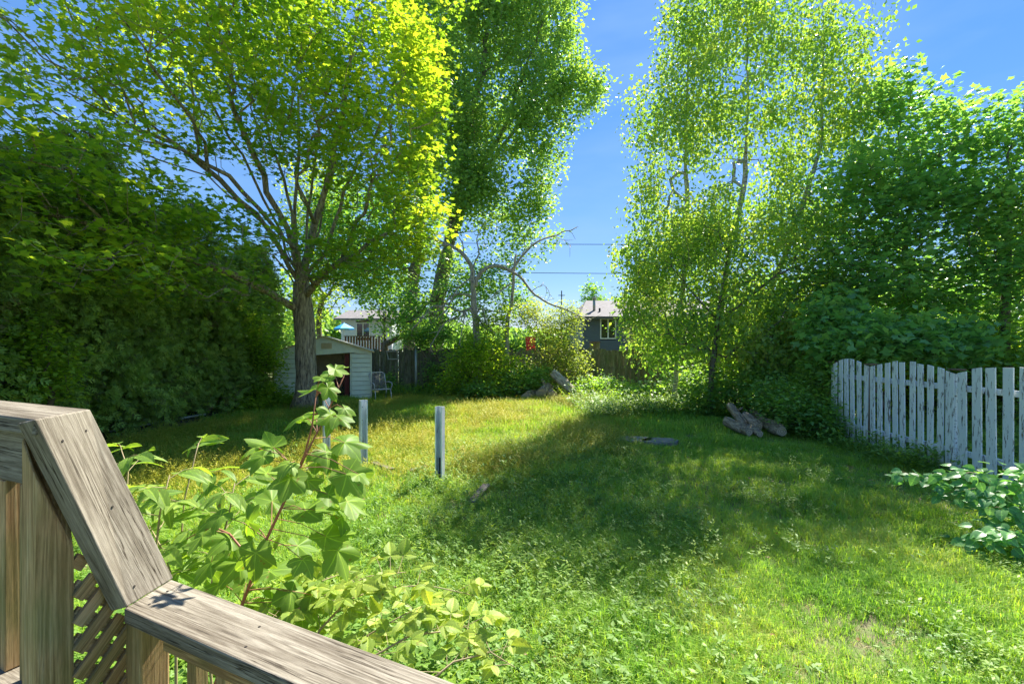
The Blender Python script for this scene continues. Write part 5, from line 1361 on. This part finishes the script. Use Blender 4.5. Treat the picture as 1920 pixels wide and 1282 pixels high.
for cn in arch:
    pp = [P(*c_) for c_ in cn]; base = np.array([pp[0][0] + .1, pp[0][1], 0.]); pts = [base] + pp
    MB().tube(pts, list(np.linspace(.009, .002, len(pts))), 6).build('stem', M['cane'], ss, smooth=True)
    for i in range(len(pp) - 1):
        for t in np.linspace(0, 1, 7, endpoint=False):
            sp = pp[i] + (pp[i + 1] - pp[i]) * t
            for _ in range(4):
                a = random.uniform(0, 6.28); d = np.array([math.cos(a), math.sin(a), random.uniform(-.5, .4)]); q = sp + d * random.uniform(.03, .2)
                put(random.choice(sdm), ss, q, np.array([-.2, -.3, 1]) + rng.normal(0, .35, 3), d + np.array([0, 0, -.5]), random.uniform(.08, .13))

# ================================================================== GRASS AND WEEDS (stuff)
gm_short = leaf_mat('lawn_blade', [(0.13, 0.30, 0.045), (0.22, 0.42, 0.055), (0.34, 0.50, 0.075), (0.50, 0.50, 0.15)], 0.45, rough=.5, tcol=(1.5, 1.4, .5), wscale=.9)
gm_mead = leaf_mat('meadow_weed', [(0.176, 0.243, 0.027), (0.324, 0.365, 0.041), (0.459, 0.446, 0.061), (0.513, 0.446, 0.121)], 0.35, rough=.55, tcol=(1.4, 1.25, .45), wscale=.8)
gm_clov = leaf_mat('clover', [(0.096, 0.208, 0.035), (0.160, 0.288, 0.048), (0.256, 0.384, 0.080)], 0.3, tcol=(1.4, 1.4, .5))
gm_dry = leaf_mat('dry_leaf', [(0.2, 0.10, 0.04), (0.32, 0.2, 0.1)], 0.2)
src = bpy.data.collections.new('tuft_sources')       # not linked to the scene: only instanced
def tuft_blades(n, h, spread, width, lean=.5):
    v = []; f = []; rn = []
    for _ in range(n):
        a = random.uniform(0, 6.28); r_ = spread * math.sqrt(random.random()); x, y = r_ * math.cos(a), r_ * math.sin(a)
        hh = h * random.uniform(.5, 1.15); la = random.uniform(0, 6.28); ln = lean * hh * random.uniform(.2, 1)
        dx, dy = math.cos(la), math.sin(la); wx, wy = -dy * width / 2, dx * width / 2; o = len(v)
        v += [(x - wx, y - wy, 0), (x + wx, y + wy, 0), (x + dx * ln * .3 + wx * .8, y + dy * ln * .3 + wy * .8, hh * .6), (x + dx * ln * .3 - wx * .8, y + dy * ln * .3 - wy * .8, hh * .6), (x + dx * ln, y + dy * ln, hh * (1 - .25 * ln / hh))]
        f += [(o, o + 1, o + 2), (o, o + 2, o + 3), (o + 3, o + 2, o + 4)]; rn += [random.random() * .6] * 5
    return v, f, rn
def tuft_weed(n, h, leaves, ls, spread):
    v = []; f = []; rn = []
    for _ in range(n):
        x, y = random.gauss(0, spread), random.gauss(0, spread); hh = h * random.uniform(.6, 1.1); dx, dy = random.gauss(0, .12), random.gauss(0, .12); o = len(v)
        v += [(x - .0015, y, 0), (x + .0015, y, 0), (x + dx, y + dy, hh)]; f += [(o, o + 1, o + 2)]; c_ = random.random() * .6; rn += [c_] * 3
        for k in range(leaves):
            t = .15 + .85 * random.random(); px_, py_, pz = x + dx * t, y + dy * t, hh * t; a = random.uniform(0, 6.28); l = ls * random.uniform(.6, 1.3); o = len(v)
            d = (math.cos(a), math.sin(a)); w = l * .22; up = random.uniform(-.2, .7) * l
            v += [(px_, py_, pz), (px_ + d[0] * l * .5 - d[1] * w, py_ + d[1] * l * .5 + d[0] * w, pz + up * .6), (px_ + d[0] * l, py_ + d[1] * l, pz + up), (px_ + d[0] * l * .5 + d[1] * w, py_ + d[1] * l * .5 - d[0] * w, pz + up * .6)]
            f += [(o, o + 1, o + 2), (o, o + 2, o + 3)]; rn += [c_ + random.random() * .3] * 4
    return v, f, rn
def tuft_clover(n, h, ls, spread):
    v = []; f = []; rn = []
    for _ in range(n):
        x, y = random.gauss(0, spread), random.gauss(0, spread); hh = h * random.uniform(.5, 1.2); a0_ = random.random() * 6; c_ = random.random() * .6
        for k in range(3):
            a = a0_ + k * 2.094; o = len(v); l = ls * random.uniform(.8, 1.2); d = (math.cos(a), math.sin(a)); w = l * .42; z = hh + random.uniform(-.004, .01)
            v += [(x, y, hh), (x + d[0] * l * .6 - d[1] * w, y + d[1] * l * .6 + d[0] * w, z), (x + d[0] * l, y + d[1] * l, z - .003), (x + d[0] * l * .6 + d[1] * w, y + d[1] * l * .6 - d[0] * w, z)]
            f += [(o, o + 1, o + 2), (o, o + 2, o + 3)]; rn += [c_] * 4
    return v, f, rn
def scatter(name, label, kinds, pts, rotz, scl, idx):
    cl = bpy.data.collections.new(name + '_tufts')
    for k, ((v, f, rn), mm_) in enumerate(kinds):
        me = mesh('tuft', v, np.array(f), mm_, False, {'rnd': rn}); o = bpy.data.objects.new('%s_%02d' % (name, k), me); cl.objects.link(o)
    me = bpy.data.meshes.new(name); n = len(pts); me.vertices.add(n); me.vertices.foreach_set('co', np.asarray(pts, np.float32).ravel())
    for an, av in (('rz', rotz), ('sz', scl)):
        a = me.attributes.new(an, 'FLOAT', 'POINT'); a.data.foreach_set('value', np.asarray(av, np.float32))
    a = me.attributes.new('pick', 'INT', 'POINT'); a.data.foreach_set('value', np.asarray(idx, np.int32))
    o = bpy.data.objects.new(name, me); COL.objects.link(o); tag(o, label, 'grass', kind='stuff')
    ng = bpy.data.node_groups.new(name, 'GeometryNodeTree')
    ng.interface.new_socket('Geometry', in_out='INPUT', socket_type='NodeSocketGeometry'); ng.interface.new_socket('Geometry', in_out='OUTPUT', socket_type='NodeSocketGeometry')
    A = ng.nodes; LK = ng.links
    gi = A.new('NodeGroupInput'); go = A.new('NodeGroupOutput'); ip = A.new('GeometryNodeInstanceOnPoints'); ci = A.new('GeometryNodeCollectionInfo')
    ci.inputs['Collection'].default_value = cl; ci.inputs['Separate Children'].default_value = True; ci.inputs['Reset Children'].default_value = True
    ip.inputs['Pick Instance'].default_value = True
    def na(nm, ty):
        q_ = A.new('GeometryNodeInputNamedAttribute'); q_.data_type = ty; q_.inputs['Name'].default_value = nm; return q_.outputs['Attribute']
    cx2 = A.new('ShaderNodeCombineXYZ'); LK.new(na('rz', 'FLOAT'), cx2.inputs['Z'])
    LK.new(gi.outputs[0], ip.inputs['Points']); LK.new(ci.outputs[0], ip.inputs['Instance']); LK.new(na('pick', 'INT'), ip.inputs['Instance Index'])
    LK.new(cx2.outputs[0], ip.inputs['Rotation']); LK.new(na('sz', 'FLOAT'), ip.inputs['Scale']); LK.new(ip.outputs[0], go.inputs[0])
    md = o.modifiers.new('tufts', 'NODES'); md.node_group = ng
    return o
def area(n, y0, y1, xlim=None):
    y = np.sqrt(rng.uniform(y0 * y0, y1 * y1, n)); x = rng.uniform(-1, 1, n) * (1.12 * y + .6)
    return x, y
def meadow(x, y):
    """0..1: how tall and yellow the unmown growth is"""
    a = np.clip((y - 6.2 - .25 * (x + 2)) / 1.6, 0, 1) * np.clip((3.2 + .25 * np.sin(y * 2) + (y - 10) * .25 - x) / 1.6, 0, 1) * np.clip((x + 9.2) / 2, 0, 1)
    return a * np.clip(.75 + .5 * np.sin(x * 1.3 + 2) * np.cos(y * .9), .2, 1)
def keep(x, y):
    k = (x > -8.15 + .2 * np.sin(y * 1.7)) & ~((y > 17.3) & (y < 20) & (x > sx0) & (x < sx1))
    k &= ~((x < -.2) & (y < 1.3))
    k &= ~((y > 16.6) & (x < sx1) & (x > sx0 - .3) & (y - 16.6 > (x - sx0) * .28))
    return k
gm_straw = leaf_mat('dry_straw', [(0.28, 0.22, 0.10), (0.45, 0.38, 0.20)], 0.2)
kinds = [(tuft_blades(16, .075, .06, .004, 1.5), gm_short), (tuft_blades(18, .10, .07, .0042, 1.3), gm_short), (tuft_blades(14, .14, .06, .005, 1.1), gm_short), (tuft_blades(24, .07, .09, .007, .9), gm_short), (tuft_blades(26, .12, .11, .009, .7), gm_short), (tuft_blades(16, .05, .08, .004, 2.2), gm_straw)]
PX = []; PY = []; SZ = []; ID = []
for n, y0, y1, ids, s0_, s1_ in ((24000, 1.4, 5.5, (0, 1, 0, 1, 2, 5, 2), .8, 1.25), (26000, 5.5, 11, (1, 3, 3, 0, 2, 5, 3, 1), .9, 1.5), (26000, 11, 21, (3, 4, 4), 1.0, 1.7)):
    x, y = area(n, y0, y1); k = keep(x, y) & (np.abs(x) < 11) & (rng.random(len(x)) < .35 + 1.6 * np.clip(.5 + .5 * np.sin(x * 2.3 + 1.7 * np.sin(y * 1.1)) * np.sin(y * 2.7 + 1.3 * np.sin(x * 1.9)) , 0, 1)); x, y = x[k], y[k]
    PX.append(x); PY.append(y); SZ.append(rng.uniform(s0_, s1_, len(x)) * (.75 + .35 * np.sin(x * 1.9) * np.sin(y * 2.3) ** 2 + .25)); ID.append(np.array(ids)[rng.integers(0, len(ids), len(x))])
x = np.concatenate(PX); y = np.concatenate(PY)
scatter('lawn_grass', 'green lawn grass covering the yard', kinds, np.stack([x, y, hills(x, y)], 1), rng.random(len(x)) * 6.28, np.concatenate(SZ), np.concatenate(ID))
# meadow weeds
kinds = [(tuft_weed(6, .26, 16, .028, .05), gm_mead), (tuft_weed(5, .34, 20, .03, .06), gm_mead), (tuft_weed(8, .17, 12, .03, .07), gm_mead), (tuft_blades(14, .3, .06, .004, .5), gm_mead)]
x, y = area(42000, 6, 18.5); md_ = meadow(x, y); k = keep(x, y) & (rng.random(len(x)) < md_ * 1.1) & (np.abs(x) < 10); x, y, md_ = x[k], y[k], md_[k]
scatter('meadow_weeds', 'tall yellow green weeds growing in the unmown middle of the yard', kinds, np.stack([x, y, hills(x, y)], 1), rng.random(len(x)) * 6.28, rng.uniform(.6, 1.1, len(x)) * (.6 + .5 * md_), rng.integers(0, 4, len(x)))
# green weeds and clover nearer the deck
kinds = [(tuft_weed(5, .20, 14, .045, .05), gm_clov), (tuft_clover(26, .07, .022, .09), gm_clov), (tuft_weed(4, .28, 16, .04, .05), M['shrub_leaf']), (tuft_clover(20, .05, .03, .1), M['under_leaf']), (tuft_weed(3, .3, 12, .06, .03), gm_clov)]
x, y = area(13000, 2.6, 10); w_ = .75 * np.clip(1.1 - np.abs(x - (-.2 + .18 * (y - 4))) / 2.2, 0, 1) * .9 + .07 + .5 * (np.sin(x * 2.1 + 1) * np.sin(y * 1.7 + x) > .55)
k = keep(x, y) & (rng.random(len(x)) < w_); x, y = x[k], y[k]
scatter('lawn_weeds', 'clover and leafy weeds among the lawn grass near the deck', kinds, np.stack([x, y, hills(x, y)], 1), rng.random(len(x)) * 6.28, rng.uniform(.5, 1.0, len(x)), rng.integers(0, 5, len(x)))
# ground cover under the back shrubs and along the pickets
x = np.concatenate([rng.uniform(2, 10, 2600), rng.uniform(6.4, 6.9, 120), rng.uniform(-8.6, 2, 1500), rng.uniform(7.1, 14, 2600)]); y = np.concatenate([rng.uniform(13, 19.5, 2600), rng.uniform(7.5, 12, 120), rng.uniform(17.9, 19.9, 1500), rng.uniform(5, 13, 2600)])
k = keep(x, y); x, y = x[k], y[k]
scatter('ground_cover', 'leafy ground cover under the shrubs and along the fences', kinds, np.stack([x, y, hills(x, y)], 1), rng.random(len(x)) * 6.28, rng.uniform(1.0, 2.0, len(x)), rng.integers(0, 5, len(x)))
# lush growth just below the deck, hidden ground behind the bramble
x = rng.uniform(-2.8, -.3, 520); y = rng.uniform(1.9, 3.3, 520); k = keep(x, y)
x, y = x[k], y[k]
scatter('deck_side_weeds', 'lush leafy weeds at the foot of the deck', kinds, np.stack([x, y, hills(x, y)], 1), rng.random(len(x)) * 6.28, rng.uniform(.7, 1.5, len(x)), rng.integers(0, 5, len(x)))
# dry fallen leaves
x, y = area(900, 2.5, 12); kl = keep(x, y); x, y = x[kl], y[kl]
fl = leaves_mesh('fallen_leaves', OVATE_LO, np.stack([x, y, hills(x, y) + rng.uniform(.03, .08, len(x))], 1), rotmats(rng.normal(0, .4, (len(x), 3)) + [0, 0, 1], rng.normal(0, 1, (len(x), 3))), rng.uniform(.025, .06, len(x)), gm_dry)
tag(link('fallen_leaves', fl), 'dry brown leaves scattered on the lawn', 'leaf litter', kind='stuff')
